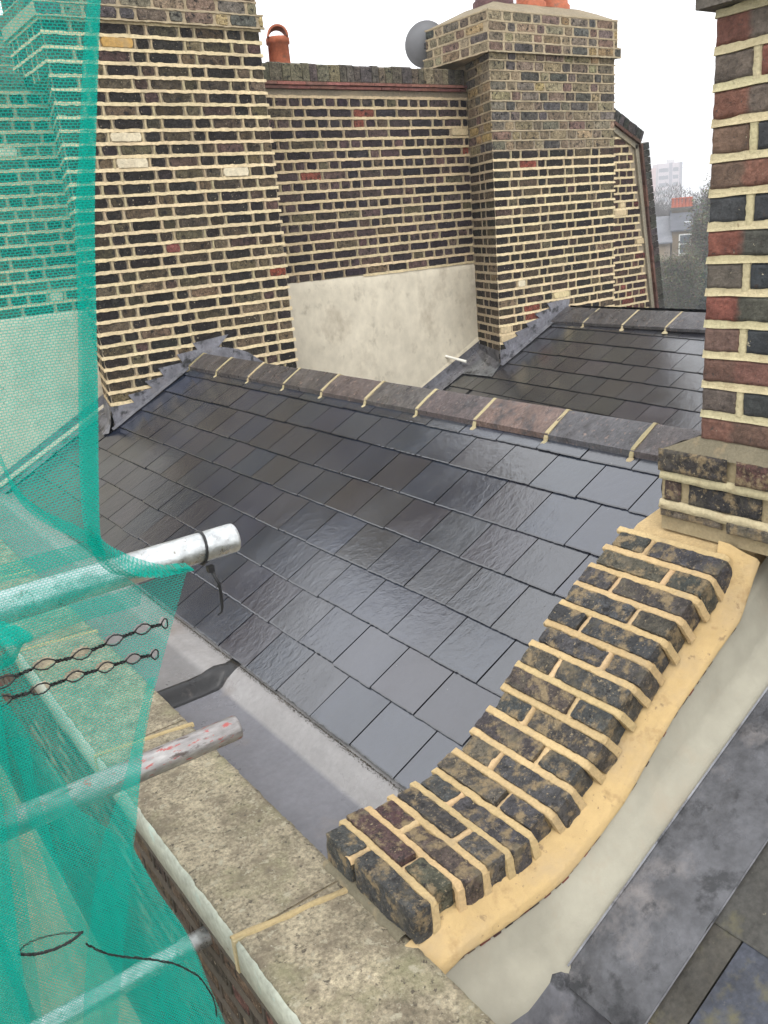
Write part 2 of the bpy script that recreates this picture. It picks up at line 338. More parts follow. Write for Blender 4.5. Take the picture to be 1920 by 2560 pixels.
# --- recessed party wall
wall = thing('party_wall', 'dark brick party wall with thick cream pointing and a cement panel, behind two chimney stacks', 'wall', (4.3, 6.2, -3))
gb, gm, gk = G(), G(), G()
poly = [(0.3, -4), (9.0, -4), (8.60, -2.6), (8.12, -1.19), (7.80, 0.54), (7.44, 0.71), (6.8, 1.0), (6.8, 1.02), (0.3, 1.02)]
gk.prism([(x, YR+0.004, z) for x, z in poly], (0, 0.32, 0), GRIME)
gk.make('wall_core', M_MORTAR, wall)
pan = [(3.1, -0.43), (5.50, -0.415), (5.50, -1.12), (4.83, -1.455), (3.1, -1.6)]
def in_panel(x, z): return 3.0 < x < 5.6 and z < -0.385 + (x-3.5)*-0.012
def in_panel1(x, z): return x < 1.95 and z < -0.39
brickface(gb, gm, (3.22, YR, 0), X3, 2.27, -0.5, 1.0, -Y3, 0.969, bond='english', pal=PAL_PURP, mcol=CREAM2,
          keep=lambda u, z: not in_panel(3.22+u, z), special=[(1.48, 0.159, (0.62, 0.53, 0.36)), (1.13, 0.84, (0.17, 0.055, 0.038)), (1.13, 0.77, (0.17, 0.055, 0.038)), (0.63, 0.40, (0.19, 0.058, 0.04)), (2.1, 0.71, CREAM)])
brickface(gb, gm, (0.4, YR, 0), X3, 1.5, -0.5, 1.0, -Y3, 0.969, bond='english', pal=PAL_DARK, mcol=CREAM2, keep=lambda u, z: not in_panel1(0.4+u, z),
          special=[(1.2, 0.6, (0.6, 0.52, 0.38)), (1.3, -0.3, (0.6, 0.52, 0.38))])
def gable_in(u, z):
    x = 6.84+u
    e = 7.44+(0.71-z)*0.36/0.17*1.0 if z > 0.54 else 7.78+(0.54-z)*0.335/1.73
    if z > 0.54: e = 7.44 + (0.71-z)/0.47
    return x < e-0.05 and z < 0.68-max(0, x-7.44)*0.47+max(0, 7.44-x)*0.47
brickface(gb, gm, (6.84, YR, 0), X3, 1.5, -1.6, 0.95, -Y3, 0.93, bond='english', pal=PAL_DARKRED, mcol=CREAM, keep=gable_in,
          special=[(0.72, -0.02, CREAM2), (0.70, -0.1, CREAM2), (1.02, -0.42, CREAM2)])
gb.make('brickwork', M_BRICK, wall); gm.make('pointing', M_MORTAR, wall)
# cement panels at the foot
def panel(nm, x0, x1, zt, zb, seed):
    g = G(); rows = []; nx, nz = 60, 24
    for i in range(nz+1):
        r = []
        for j in range(nx+1):
            x = x0+(x1-x0)*j/nx; t = zt(x)+0.006*noise.noise((x*14, 0, seed)); b = zb(x); z = t+(b-t)*i/nz
            y = YR-0.011-0.006*noise.noise((x*3, z*3, seed))-0.003*noise.noise((x*12, z*9, seed))
            if i == 0: y = YR+0.002
            if i == nz: y = YR-0.028
            r.append((x, y, z))
        rows.append(r)
    g.grid(rows, (0.58, 0.525, 0.41)); 
    rows = [[(x0+(x1-x0)*j/nx, yy, zb(x0+(x1-x0)*j/nx)+dz) for j in range(nx+1)] for yy, dz in ((YR-0.012, 0.055), (YR-0.045, 0.0), (YR-0.045, -0.012), (YR, -0.014))]
    g.grid(rows, (0.56, 0.50, 0.38)); return g.make('cement_panel', M_RENDER, wall)
panel('a', 3.15, 5.485, lambda x: -0.385-(x-3.5)*0.012, lambda x: -1.55 if x < 4.62 else -1.55+(x-4.62)*0.495, 1)
panel('b', 0.35, 1.93, lambda x: -0.38, lambda x: -1.46+max(0, x-1.085)*0.50 if x > 1.085 else -1.46, 2)
# soldier coping and creasing over the recess, rough top elsewhere
def coping_run(nm, x0, x1, zb, h, y0=YR-0.03, y1=YR+0.33, pal=None):
    g = G(); u = x0; g.box((x0, y0+0.012, zb-0.01), (x1, y1-0.012, zb+h-0.014), TAN)
    while u < x1-0.03:
        w = random.choice((0.066, 0.066, 0.105))+random.uniform(-0.006, 0.006); w = min(w, x1-u)
        c = pick([(5, (0.12, 0.105, 0.075)), (3, (0.075, 0.065, 0.055)), (2, (0.17, 0.14, 0.09)), (0.5, (0.3, 0.25, 0.14))])
        dz = random.uniform(-0.006, 0.006); a, b = u+0.003, u+w-0.003
        prof = [(y0+random.uniform(-.003, .003), zb), (y0, zb+h-0.012+dz), (y0+0.012, zb+h+dz), (y1-0.012, zb+h+dz), (y1, zb+h-0.012), (y1, zb)]
        g.prism([(a, y, z) for y, z in prof], (b-a, 0, 0), c); u += w
    return g.make('coping_bricks', M_BRICK, wall)
coping_run('c', 3.23, 5.45, 1.075, 0.12)
coping_run('c', 0.35, 1.765, 1.012, 0.07)
g = G()
for z0, y0, h in ((1.022, YR-0.035, 0.02), (1.047, YR-0.050, 0.02)):
    u = 3.23
    while u < 5.46:
        w = random.uniform(0.15, 0.25); w = min(w, 5.46-u)
        g.box((u, y0+random.uniform(-.004, .004), z0+random.uniform(-.002, .002)), (u+w-0.004, YR+0.3, z0+h), jit((0.20, 0.085, 0.065), 0.25)); u += w
g.make('tile_creasing', M_TILE, wall)
# raked gable edge on the right: mortar band, red tile creasing, bricks on edge
edge = [(6.84, 1.01), (7.44, 0.73), (7.80, 0.56), (8.13, -1.19), (8.42, -2.7)]
g = G(); gs = G(); gt = G()
for (xa, za), (xb, zb) in zip(edge[:-1], edge[1:]):
    a = Vector((xa, 0, za)); b = Vector((xb, 0, zb)); d = (b-a); Ln = d.length; d.normalize(); nrm = Vector((-d.z, 0, d.x))
    if nrm.x < 0 and nrm.z < 0: nrm = -nrm
    if nrm.z < 0: nrm = -nrm
    gs.obox(a-nrm*0.05+Vector((0, YR-0.022, 0)), d*Ln, Vector((0, 0.02, 0)), nrm*0.052, (0.27, 0.24, 0.18))
    u = 0
    while u < Ln:
        w = min(random.uniform(0.14, 0.26), Ln-u)
        gt.obox(a+d*u+Vector((0, YR-0.055+random.uniform(-.004, .004), 0)), d*(w-0.003), Vector((0, 0.35, 0)), nrm*0.028, jit((0.095, 0.042, 0.03), 0.35)); u += w
    u = 0.0
    g.obox(a+nrm*0.03+Vector((0, YR-0.04, 0)), d*Ln, Vector((0, 0.36, 0)), nrm*0.088, (0.22, 0.2, 0.16))
    while u < Ln-0.01:
        w = min(0.072+random.uniform(-.004, .004), Ln-u); k = random.uniform(-.006, .006)
        g.obox(a+d*(u+0.003)+nrm*(0.03)+Vector((0, YR-0.052+k, 0)), d*(w-0.007), Vector((0, 0.38, 0)), nrm*(0.10+k), jit((0.05, 0.046, 0.042), 0.35)); u += w
g.make('raked_coping', M_BRICK, wall); gs.make('mortar_band', M_MORTAR, wall); gt.make('raked_creasing', M_TILE, wall)

# --- chimney stacks
def body(g, foot, z0, z1, col=GRIME): g.prism([(x, y, z0) for x, y in foot], (0, 0, z1-z0), col)
stL = thing('chimney_stack', 'wide dark brick chimney stack beside the green netting, three bricks filled with cream mortar', 'chimney stack', (2.5, 5.9, -3))
g = G(); body(g, [(1.784, 5.604), (3.216, 5.604), (3.216, 6.1), (1.90, 6.1)], -2.5, 1.0); body(g, [(1.784, 5.604), (3.216, 5.604), (3.216, 6.30), (1.784, 6.30)], 1.0, 1.30)
body(g, [(1.758, 5.578), (3.242, 5.578), (3.242, 6.33), (1.758, 6.33)], 1.30, 1.372, TAN); body(g, [(1.784, 5.604), (3.216, 5.604), (3.216, 6.30), (1.784, 6.30)], 1.372, 2.6, TAN)
g.make('stack_core', M_MORTAR, stL)
gb, gm = G(), G()
brickface(gb, gm, (1.78, YS, 0), X3, 1.44, -1.25, 1.29, -Y3, 1.2135, pal=PAL_DARK, keep=lambda u, z: z > rz(1.78+u)+0.03 or u > 0.78,
          special=[(0.356, 0.658, (0.62, 0.54, 0.38)), (0.51, 0.499, (0.64, 0.56, 0.40)), (1.066, 0.433, (0.64, 0.56, 0.40)), (0.34, 1.17, (0.45, 0.27, 0.08)), (0.62, -0.07, (0.2, 0.07, 0.06))], wrap=(0.008, 0.008))
sd = Vector((0.12, 0.5, 0)).normalized()
brickface(gb, gm, (1.78, YS, 0), sd, 0.51, -1.15, 1.0, Vector((-sd.y, sd.x, 0)), 1.2135, pal=PAL_DARK, mcol=CREAM2)
brickface(gb, gm, (1.78, YS, 0), Y3, 0.70, 1.0, 1.29, -X3, 1.2135, pal=PAL_DARK, mcol=CREAM2)
T_ = lambda u, z: True
brickface(gb, gm, (1.754, YS-0.026, 0), X3, 1.492, 1.30, 1.37, -Y3, 1.297, pitch=0.074, pal=PAL_OLD, old=T_)
brickface(gb, gm, (1.78, YS, 0), X3, 1.44, 1.375, 2.4, -Y3, 1.373, pitch=0.08, pal=PAL_OLD, old=T_, bond='stretcher')
brickface(gb, gm, (1.78, YS, 0), Y3, 0.70, 1.375, 2.4, -X3, 1.373, pitch=0.08, pal=PAL_OLD, old=T_, bond='stretcher')
gb.make('brickwork', M_BRICK, stL); gm.make('pointing', M_MORTAR, stL)

stM = thing('chimney_stack', 'tall brick chimney stack with a corbelled cap and pots, right of the cement panel', 'chimney stack', (6.1, 5.9, -3))
g = G(); body(g, [(5.304, 5.604), (6.836, 5.604), (6.836, 6.1), (5.494, 6.1)], -2.5, 0.9); body(g, [(5.304, 5.604), (6.836, 5.604), (6.836, 6.33), (5.52, 6.33), (5.505, 6.1)], 0.9, 1.25, TAN)
body(g, [(5.262, 5.562), (6.878, 5.562), (6.878, 6.37), (5.262, 6.37)], 1.236, 1.312, TAN); body(g, [(5.284, 5.584), (6.856, 5.584), (6.856, 6.35), (5.284, 6.35)], 1.312, 1.54, TAN)
g.make('stack_core', M_MORTAR, stM)
gb, gm = G(), G()
oldM = lambda u, z: z > 0.50
brickface(gb, gm, (5.30, YS, 0), X3, 1.54, -1.5, 1.235, -Y3, 0.198, pal=PAL_DARK, old=oldM, keep=lambda u, z: z > rz2(5.3+u)+0.02 or u > 0.9,
          special=[(0.304, -0.597, (0.64, 0.56, 0.40)), (0.70, -0.74, (0.60, 0.50, 0.28)), (0.78, -0.74, (0.60, 0.50, 0.28)), (0.42, -0.80, (0.20, 0.06, 0.04)), (0.44, -0.88, (0.20, 0.06, 0.04)), (0.05, -1.0, CREAM2), (0.1, -1.07, CREAM2)], wrap=(0.008, 0.008))
sd = Vector((0.19, 0.5, 0)).normalized()
brickface(gb, gm, (5.30, YS, 0), sd, 0.535, -1.5, 1.235, Vector((-sd.y, sd.x, 0)), 0.198, pal=PAL_DARK, mcol=(0.40, 0.32, 0.21), old=oldM)
for z0, z1, o_, ph in ((1.24, 1.31, 0.026, 1.236), (1.315, 1.53, 0.004, 1.310)):
    a = 5.288-o_; y_ = 5.588-o_
    brickface(gb, gm, (a, y_, 0), X3, 6.852+o_-a, z0, z1, -Y3, ph, pitch=0.0745, pal=PAL_OLD, old=T_)
    brickface(gb, gm, (a, y_, 0), Y3, 6.36+o_-y_, z0, z1, -X3, ph, pitch=0.0745, pal=PAL_OLD, old=T_, off=0.05)
gb.make('brickwork', M_BRICK, stM); gm.make('pointing', M_MORTAR, stM)
g = G(); base = [(5.29, 5.59), (6.85, 5.59), (6.85, 6.35), (5.29, 6.35)]; top = [(5.56, 5.80), (6.60, 5.80), (6.60, 6.15), (5.56, 6.15)]
rows = []
for t, zz in ((0, 1.53), (0.06, 1.545), (0.5, 1.60), (1, 1.655)):
    r = []
    for k in range(4):
        a = Vector(base[k]).lerp(Vector(top[k]), t); b = Vector(base[(k+1) % 4]).lerp(Vector(top[(k+1) % 4]), t)
        for i in range(8): p = a.lerp(b, i/8); r.append((p.x, p.y, zz+0.006*noise.noise((p.x*9, p.y*9, zz))))
    r.append(r[0]); rows.append(r)
g.grid(rows, (0.25, 0.21, 0.14), True); g.add([(x, y, 1.655) for x, y in top], [(0, 1, 2, 3)], (0.25, 0.21, 0.14))
g.make('flaunching', M_MORTAR, stM)
for x, y, r, h, c in ((5.70, 5.95, 0.15, 0.5, (0.10, 0.05, 0.05)), (6.12, 5.93, 0.12, 0.6, None), (6.42, 5.93, 0.12, 0.45, None)):
    g = G(); g.lathe((x, y, 1.64), [(r*1.15, 0), (r*1.15, 0.05), (r, 0.07), (r*0.9, h-0.06), (r*1.08, h-0.05), (r*1.08, h), (r*0.8, h), (r*0.75, 0.1)], 28, c or (0.4, 0.12, 0.06))
    g.make('chimney_pot', M_TERRA if not c else M_TILE, stM)

# --- chimney stack at the right edge of the picture, on the near party wall
stR = thing('chimney_stack', 'near red and brown brick chimney stack with pale pointing, standing on the sloping brick-topped wall', 'chimney stack', (2.2, 1.0, -2))
XR = 1.90; YE = 1.275
g = G(); body(g, [(XR+.004, 0.554), (2.6, 0.554), (2.6, YE-.004), (XR+.004, YE-.004)], -0.60, 0.39, (0.42, 0.37, 0.22)); g.make('stack_core', M_MORTAR, stR)
gb, gm = G(), G()
PAL_R = [(30, (0.19, 0.085, 0.055)), (24, (0.13, 0.085, 0.062)), (18, (0.24, 0.072, 0.045)), (20, (0.035, 0.032, 0.035)), (12, (0.16, 0.11, 0.075))]
MR = (0.53, 0.46, 0.28); pitch = 0.0755; Ux = Vector((0, -1, 0)); N_ = Vector((-1, 0, 0))
seq = [(0.11, 'a'), (0.215, 'b')]
DULL = lambda c: (c[0]*0.72+0.012, c[1]*0.85+0.012, c[2]*0.9+0.01)
cols = [[(0.20, 0.062, 0.04), (0.15, 0.10, 0.075)], [(0.13, 0.085, 0.062), (0.24, 0.07, 0.045)], [(0.22, 0.075, 0.045), (0.15, 0.095, 0.07)], [(0.19, 0.095, 0.06), (0.04, 0.035, 0.04)],
        [(0.17, 0.085, 0.055), (0.22, 0.08, 0.05)], [(0.04, 0.036, 0.038), (0.035, 0.032, 0.036)], [(0.25, 0.068, 0.042), (0.075, 0.062, 0.048)], [(0.12, 0.085, 0.065), (0.035, 0.035, 0.04)],
        [(0.23, 0.06, 0.04), (0.085, 0.07, 0.05)], [(0.20, 0.10, 0.075), (0.03, 0.03, 0.034)], [(0.15, 0.062, 0.042), (0.19, 0.07, 0.05)], [(0.11, 0.07, 0.055), (0.035, 0.033, 0.033)], [(0.19, 0.07, 0.048), (0.16, 0.075, 0.05)]]
cols = [[DULL(c) for c in q] for q in cols]
def rbrick(g, P, U, Z, N, w, h, c1, c2=None, split=0.0):
    """large close-up brick face as a displaced grid; second colour past the split"""
    nx = max(6, int(w/0.006)); nz = 10; rows = []; cl = []; sx = random.random()*50
    for j in range(nz+1):
        r = []
        for i in range(nx+1):
            a = i/nx*2-1; b = j/nz*2-1; x = a*w/2; z = b*h/2
            ex = max(0, abs(x)-(w/2-0.006))/0.006; ez = max(0, abs(z)-(h/2-0.006))/0.006
            d = 0.0048-0.008*min(1, (ex*ex+ez*ez))**1.5 + 0.0022*noise.noise((x*60+sx, z*60, 0)) + 0.0012*noise.noise((x*160+sx, z*160, 3))
            wob = 0.0022*noise.noise((x*30+sx, z*30, 7))
            r.append(P + U*(x+wob*abs(a)) + Z*(z+0.0022*noise.noise((x*25+sx, 3, b))*abs(b)) + N*d)
            m = 1+0.25*noise.noise((x*40+sx, z*40, 1))
            c = c1
            if c2:
                t = min(1, max(0, (x/w*2-split)*8+noise.noise((x*50+sx, z*50, 4))+0.5)); c = tuple(c1[q]*(1-t)+c2[q]*t for q in range(3))
            cl.append(tuple(q*m for q in c))
        rows.append(r)
    g.grid(rows, cl, True)
for k in range(-1, 12):
    zt = 0.306-pitch*k; zc = zt-pitch/2; cc = cols[(k+1) % len(cols)]
    if k == -1: zt = 0.38
    j = (k % 2 == 0)
    ws = [0.100, 0.212, 0.1, 0.258] if j else [0.214, 0.10, 0.212, 0.142]
    u = 0.0
    for i, w in enumerate(ws):
        if u > 0.70: break
        c1 = cc[0] if i == 0 else pick(PAL_R) if i > 1 else cc[1]
        rbrick(gb, Vector((XR, YE, zc))+Ux*(u+w/2), Ux, Z3, N_, w-0.002, pitch-0.015, jit(c1, .08), (cc[1] if (i == 0 and not j) else None), -0.15)
        if w < 0.2 or i > 0 or True:
            p = Vector((XR, YE, zc))+Ux*(u+w+0.007)
            gm.grid([[p+Ux*(-0.011+0.003*noise.noise((k, q, 1)))+Z3*(q-5)/5*0.033-N_*.002 for q in range(11)], [p-Ux*(0.008+0.004*noise.noise((k*2.2, q*.5, 9)))+Z3*(q-5)/5*0.034+N_*0.0035 for q in range(11)],
                     [p+Ux*(0.008+0.004*noise.noise((k*2.2, q*.5, 12)))+Z3*(q-5)/5*0.034+N_*0.0035 for q in range(11)], [p+Ux*(0.011+0.003*noise.noise((k, q, 5)))+Z3*(q-5)/5*0.033-N_*.002 for q in range(11)]], jit(MR, .06), True)
        u += w+0.014
    # bed joint, struck: thick at the foot and wavy
    rows = [[], [], [], [], []]
    for q in range(76):
        uu = q*0.01; a = noise.noise((uu*14, k*3.1, 0))*0.004; b = noise.noise((uu*20, k*3.1, 8))*0.0045; p = Vector((XR, YE, zt))+Ux*uu
        if q == 0: p = p - Ux*0.001 + Vector((0.003, 0, 0))
        c_ = 0.0022*noise.noise((uu*75, k*1.7, 4)); rows[0].append(p+Z3*(0.011+b+c_)-N_*.003); rows[1].append(p+Z3*(0.0095+b+c_)+N_*.0022); rows[2].append(p+Z3*(-0.002)+N_*(.0035+0.001*noise.noise((uu*30, k, 1)))); rows[3].append(p-Z3*(0.0082+a*.6)+N_*0.0060); rows[4].append(p-Z3*(0.0090+a*.6)-N_*.002)
    gm.grid(rows, jit(MR, .06), False)
    # return face (street-away side), seen edge on
    brick(gb, Vector((XR+0.11, YE, zc)), X3, Z3, Y3, 0.205 if j else 0.20, pitch-0.02, jit(cc[0]), 0.003)
    brick(gb, Vector((XR+0.33, YE, zc)), X3, Z3, Y3, 0.2, pitch-0.02, jit(cc[1]), 0.003)
brickface(gb, gm, (XR, 0.55, 0), X3, 0.70, -0.6, 0.38, -Y3, 0.306-0.0755*12, pitch=0.0755, pal=PAL_R, mcol=MR)
gb.make('brickwork', M_CBRICK, stR); gm.make('pointing', M_NMORT, stR)
g = G()
for z0, o_, h in ((0.392, 0.038, 0.075), (0.470, 0.052, 0.4)):
    g.prism([(XR-o_, 0.5, z0), (2.62, 0.5, z0), (2.62, YE+o_*0.7, z0), (XR-o_, YE+o_*0.7, z0)], (0, 0, h), (0.12, 0.105, 0.085))
g.make('cap', M_CBRICK, stR)
# corbelled foot of that stack: two dark courses, a sloping mortar shoulder
XB, YB = 1.884, 1.385
g = G(); gb, gm = G(), G()
g.box((XB+.006, 0.55, -0.86), (2.7, YB-.006, -0.636), (0.36, 0.29, 0.17))
g.add([(XB-.006, 0.55, -0.632), (XB-.006, YB-.002, -0.634), (2.6, YB-.002, -0.634), (XR, YE, -0.585), (XR, 0.55, -0.612), (2.6, YE, -0.585)], [(0, 1, 3, 4), (1, 2, 5, 3)], (0.19, 0.165, 0.11))
g.make('foot_core', M_NMORT, stR)
for k, (zc, ws) in enumerate(((-0.660, [0.21, 0.1, 0.212, 0.20]), (-0.743, [0.055, 0.212, 0.212, 0.245]))):
    u = 0.0 if k == 0 else 0.004
    for i, w in enumerate(ws):
        c = [(0.05, 0.043, 0.04), (0.11, 0.055, 0.045), (0.06, 0.05, 0.045), (0.08, 0.055, 0.045)][i] if k == 0 else [(0.10, 0.065, 0.055), (0.035, 0.033, 0.034), (0.045, 0.04, 0.04), (0.09, 0.06, 0.05)][i]
        rbrick(gb, Vector((XB-(0.008 if k == 0 else 0), YB+(0.004 if k == 0 else -0.01), zc))+Ux*(u+w/2), Ux, Z3, N_, w-0.004, 0.062, c); u += w+0.02
    rows = [[], [], [], []]
    for q in range(80):
        uu = q*0.01; p = Vector((XB, YB-0.006, zc-0.041))+Ux*uu; a = 0.004*noise.noise((uu*18, k, 2))
        rows[0].append(p+Z3*(0.012+a)-N_*.003); rows[1].append(p+Z3*(0.011+a)+N_*.004); rows[2].append(p-Z3*(0.011-a)+N_*.010); rows[3].append(p-Z3*(0.013-a)-N_*.003)
    gm.grid(rows, jit(MR, .05), True)
    brick(gb, Vector((XB+0.11, YB, zc)), X3, Z3, Y3, 0.2, 0.06, (0.05, 0.042, 0.04)); brick(gb, Vector((XB+0.33, YB, zc)), X3, Z3, Y3, 0.2, 0.06, (0.06, 0.05, 0.045))
rbrick(gb, Vector((XB-0.002, YB-0.10, -0.802)), Ux, Z3, N_, 0.19, 0.036, (0.17, 0.14, 0.105)); rbrick(gb, Vector((XB-0.008, YB-0.31, -0.806)), Ux, Z3, N_, 0.2, 0.034, (0.15, 0.13, 0.10))
brickface(gb, gm, (XB, 0.546, 0), X3, 0.75, -0.83, -0.63, -Y3, -0.772, pitch=0.083, pal=PAL_DARK, mcol=MR)
gb.make('foot_brickwork', M_NBRICK, stR); gm.make('foot_pointing', M_NMORT, stR)

# ------------------------------------------------------------------ slate roofs
def slates(name, parent, org, A, tails, y0, y1, w=0.2225, skew=0.0, flip=False, phase=(0.13, 0.02), mat_=None, seed=1, pal=None, clipx=None, shift=0.0):
    """org: (x, z) of s=0. courses climb along +x (or -x when flip). every slate is a thin chipped sheet lying on the one below"""
    random.seed(seed); g = G(); ca, sa = math.cos(A), math.sin(A); sx = -1 if flip else 1
    D = Vector((ca*sx, 0, sa)); Nn = Vector((-sa*sx, 0, ca)); O = Vector((org[0], 0, org[1]))
    sk = lambda y: skew*(y-5.6)
    for k in range(len(tails)-1):
        s0, s1 = tails[k], tails[k+1]+0.035
        y = y0 - w + (phase[k % 2] % w)
        while y < y1:
            wy = w+random.uniform(-0.004, 0.004); a, b = max(y+0.0026, y0), min(y+wy-0.0026, y1); y += wy
            if b-a < 0.02: continue
            dt = random.uniform(-0.003, 0.003); tl = random.uniform(0.0, 0.0025); rt_ = random.uniform(-0.0035, 0.0035)
            n = max(2, int((b-a)/0.012)); col = jit(random.choice(pal or [(0.020, 0.027, 0.042), (0.025, 0.031, 0.045), (0.017, 0.024, 0.040), (0.025, 0.028, 0.038)]), 0.16)
            top = []; mid = []; low = []; botm = []; lift = 0.0115+tl; sd_ = random.random()*40
            for i in range(n+1):
                yy = a+(b-a)*i/n; ch = 0.0018*noise.noise((yy*70, sd_, 0)) + (random.uniform(0, 0.0025) if random.random() < 0.12 else 0)
                e = rt_*(i/n-0.5)
                s_t = s0+sk(yy)+dt+ch+e; s_u = s1+sk(yy)
                p0 = O+Y3*yy
                top.append(p0+D*s_u+Nn*0.0035); mid.append(p0+D*(s_t+0.004+0.001*noise.noise((yy*90, sd_, 5)))+Nn*(lift))
                low.append(p0+D*(s_t)+Nn*(lift-0.0022)); botm.append(p0+D*(s_t+0.001)+Nn*(lift-0.0058))
            g.grid([top, mid], col, False); g.grid([mid, low], tuple(c*0.35 for c in col), False); g.grid([low, botm], tuple(c*0.2 for c in col), False)  # tail faces coloured near black: painted shadow line below each course
            # side edges, coloured darker to paint shade into the joints
            for q in (0, n):
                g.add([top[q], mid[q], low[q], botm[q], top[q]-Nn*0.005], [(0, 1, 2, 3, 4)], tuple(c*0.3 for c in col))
    o = g.make(name, mat_ or M_SLATE, parent, fix=False); return o
def under(name, parent, pts, th, mat_, col):
    g = G(); g.prism(pts, (0, 0, -th), col); return g.make(name, mat_, parent)

roof1 = thing('slate_roof', 'near wet slate roof slope between the lead gutter and the long clay ridge', 'roof', (2.4, 3.4, -2.2))
T1 = [-0.004, 0.179, 0.366, 0.551, 0.744, 0.930, 1.136, 1.315, 1.46]
X1, Z1 = 1.135, -1.482
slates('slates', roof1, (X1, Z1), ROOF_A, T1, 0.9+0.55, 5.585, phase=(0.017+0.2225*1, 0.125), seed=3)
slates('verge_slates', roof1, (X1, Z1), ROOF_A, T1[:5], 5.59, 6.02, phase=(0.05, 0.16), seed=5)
CREST1 = (2.466, -0.745); BA = R(25)
def zb1(x): return -0.80-(x-CREST1[0])*math.tan(BA)
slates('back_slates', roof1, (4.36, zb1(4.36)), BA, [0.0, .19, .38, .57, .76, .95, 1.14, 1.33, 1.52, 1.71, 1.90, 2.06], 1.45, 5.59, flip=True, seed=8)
g = G(); g.prism([(X1+0.02, 1.4, Z1-0.012), (2.47, 1.4, rz(2.47)-0.004), (4.42, 1.4, zb1(4.42)-0.004), (4.42, 1.4, -2.2), (X1+0.02, 1.4, -2.2)], (0, 4.18, 0), (0.02, 0.02, 0.022))
g.prism([(X1+0.02, 5.58, Z1-0.012), (1.80, 5.58, rz(1.80)-0.012), (1.80, 5.58, -2.2), (X1+0.02, 5.58, -2.2)], (0, 0.46, 0), (0.02, 0.02, 0.022))
g.make('roof_deck', M_BARK, roof1)

def ridge(parent, ys, lo, crest, lo2, zl, zc, zl2, cols, mcol, skx=0.0, seed=1):
    """one angular clay ridge tile per gap of ys, each with its mortar joint"""
    random.seed(seed)
    for i in range(len(ys)-1):
        ya, yb = ys[i], ys[i+1]
        g = G(); a, b = ya+0.006, yb-0.006; dz = random.uniform(-0.003, 0.003); xs = skx*(0.5*(ya+yb)-5.6)
        n = 10; th = 0.024
        def sect(y):
            q = 0.0015*noise.noise((y*30, i, 0))
            return [(lo+xs, zl-0.003+dz), (lo-0.002+xs, zl+th-0.004+dz+q), (lo+0.005+xs, zl+th+dz+q), (lo+(crest-lo)*0.5+xs, (zl+zc)/2+th+dz+0.002+q), (crest-0.010+xs, zc+th-0.004+dz), (crest+xs, zc+th+dz), (crest+0.010+xs, zc+th-0.004+dz), (lo2+xs, zl2+th+dz), (lo2+xs, zl2+dz), (crest+xs, zc+dz-0.004)]
        secs = [sect(a+(b-a)*j/n) for j in range(n+1)]
        for q in range(len(secs[0])):
            q2 = (q+1) % len(secs[0])
            g.grid([[(s[q][0], a+(b-a)*j/n, s[q][1]) for j, s in enumerate(secs)], [(s[q2][0], a+(b-a)*j/n, s[q2][1]) for j, s in enumerate(secs)]], cols[i % len(cols)], False)
        for s_, y in ((secs[0], a), (secs[-1], b)):
            m = len(s_); g.add([(p[0], y, p[1]) for p in s_], [(0, 1, 2, 3, 4, 5, m-1), (5, 6, 7, 8, m-1)], cols[i % len(cols)])
        t = g.make('ridge_tile', M_RIDGE, parent)
        g = G(); wv = lambda: random.uniform(-0.0025, 0.0025)
        for y in ([ya] if i else [ya, ya]) + ([yb] if i == len(ys)-2 else []):
            path = [(lo-0.010+xs, zl-0.018), (lo-0.006+xs, zl+0.006), (lo+0.002+xs, zl+th+0.003), ((lo+crest)/2+xs, (zl+zc)/2+th+0.0045), (crest+xs, zc+th+0.004), (lo2+xs, zl2+th+0.004)]
            L_ = [(x, y-0.0085+wv(), z) for x, z in path]; R_ = [(x, y+0.0085+wv(), z) for x, z in path]
            g.grid([[(p[0], p[1]-0.001, p[2]-0.012) for p in L_], L_, R_, [(p[0], p[1]+0.001, p[2]-0.012) for p in R_]], jit(mcol, .06), False)
            # squeezed-out pat of mortar at the foot
            c = Vector((lo-0.004+xs, y, zl-0.010)); g.lathe(c-Vector((0, 0, 0.012)), [(0.026+wv(), 0), (0.021, 0.010), (0.012, 0.017), (0.0, 0.019)], 9, jit(mcol, .1))
        g.make('mortar_joint', M_NMORT, t)
RC = [(0.075, 0.067, 0.063), (0.06, 0.054, 0.052), (0.055, 0.05, 0.05), (0.07, 0.062, 0.057), (0.085, 0.066, 0.06), (0.075, 0.068, 0.062), (0.08, 0.062, 0.06), (0.125, 0.082, 0.066), (0.072, 0.07, 0.075), (0.075, 0.062, 0.06)]
YJ = [5.555, 5.13, 4.69, 4.26, 3.855, 3.45, 3.04, 2.645, 2.238, 1.835, 1.43]
ridge(roof1, YJ, 2.343, 2.466, 2.62, -0.832, -0.765, -0.845, RC, (0.42, 0.35, 0.2), seed=4)
g = G(); g.prism([(2.352, 1.44, -0.86), (2.352, 1.44, -0.826), (2.466, 1.44, -0.775), (2.60, 1.44, -0.85)], (0, 4.11, 0), (0.30, 0.27, 0.2)); g.make('ridge_bedding', M_NMORT, roof1)
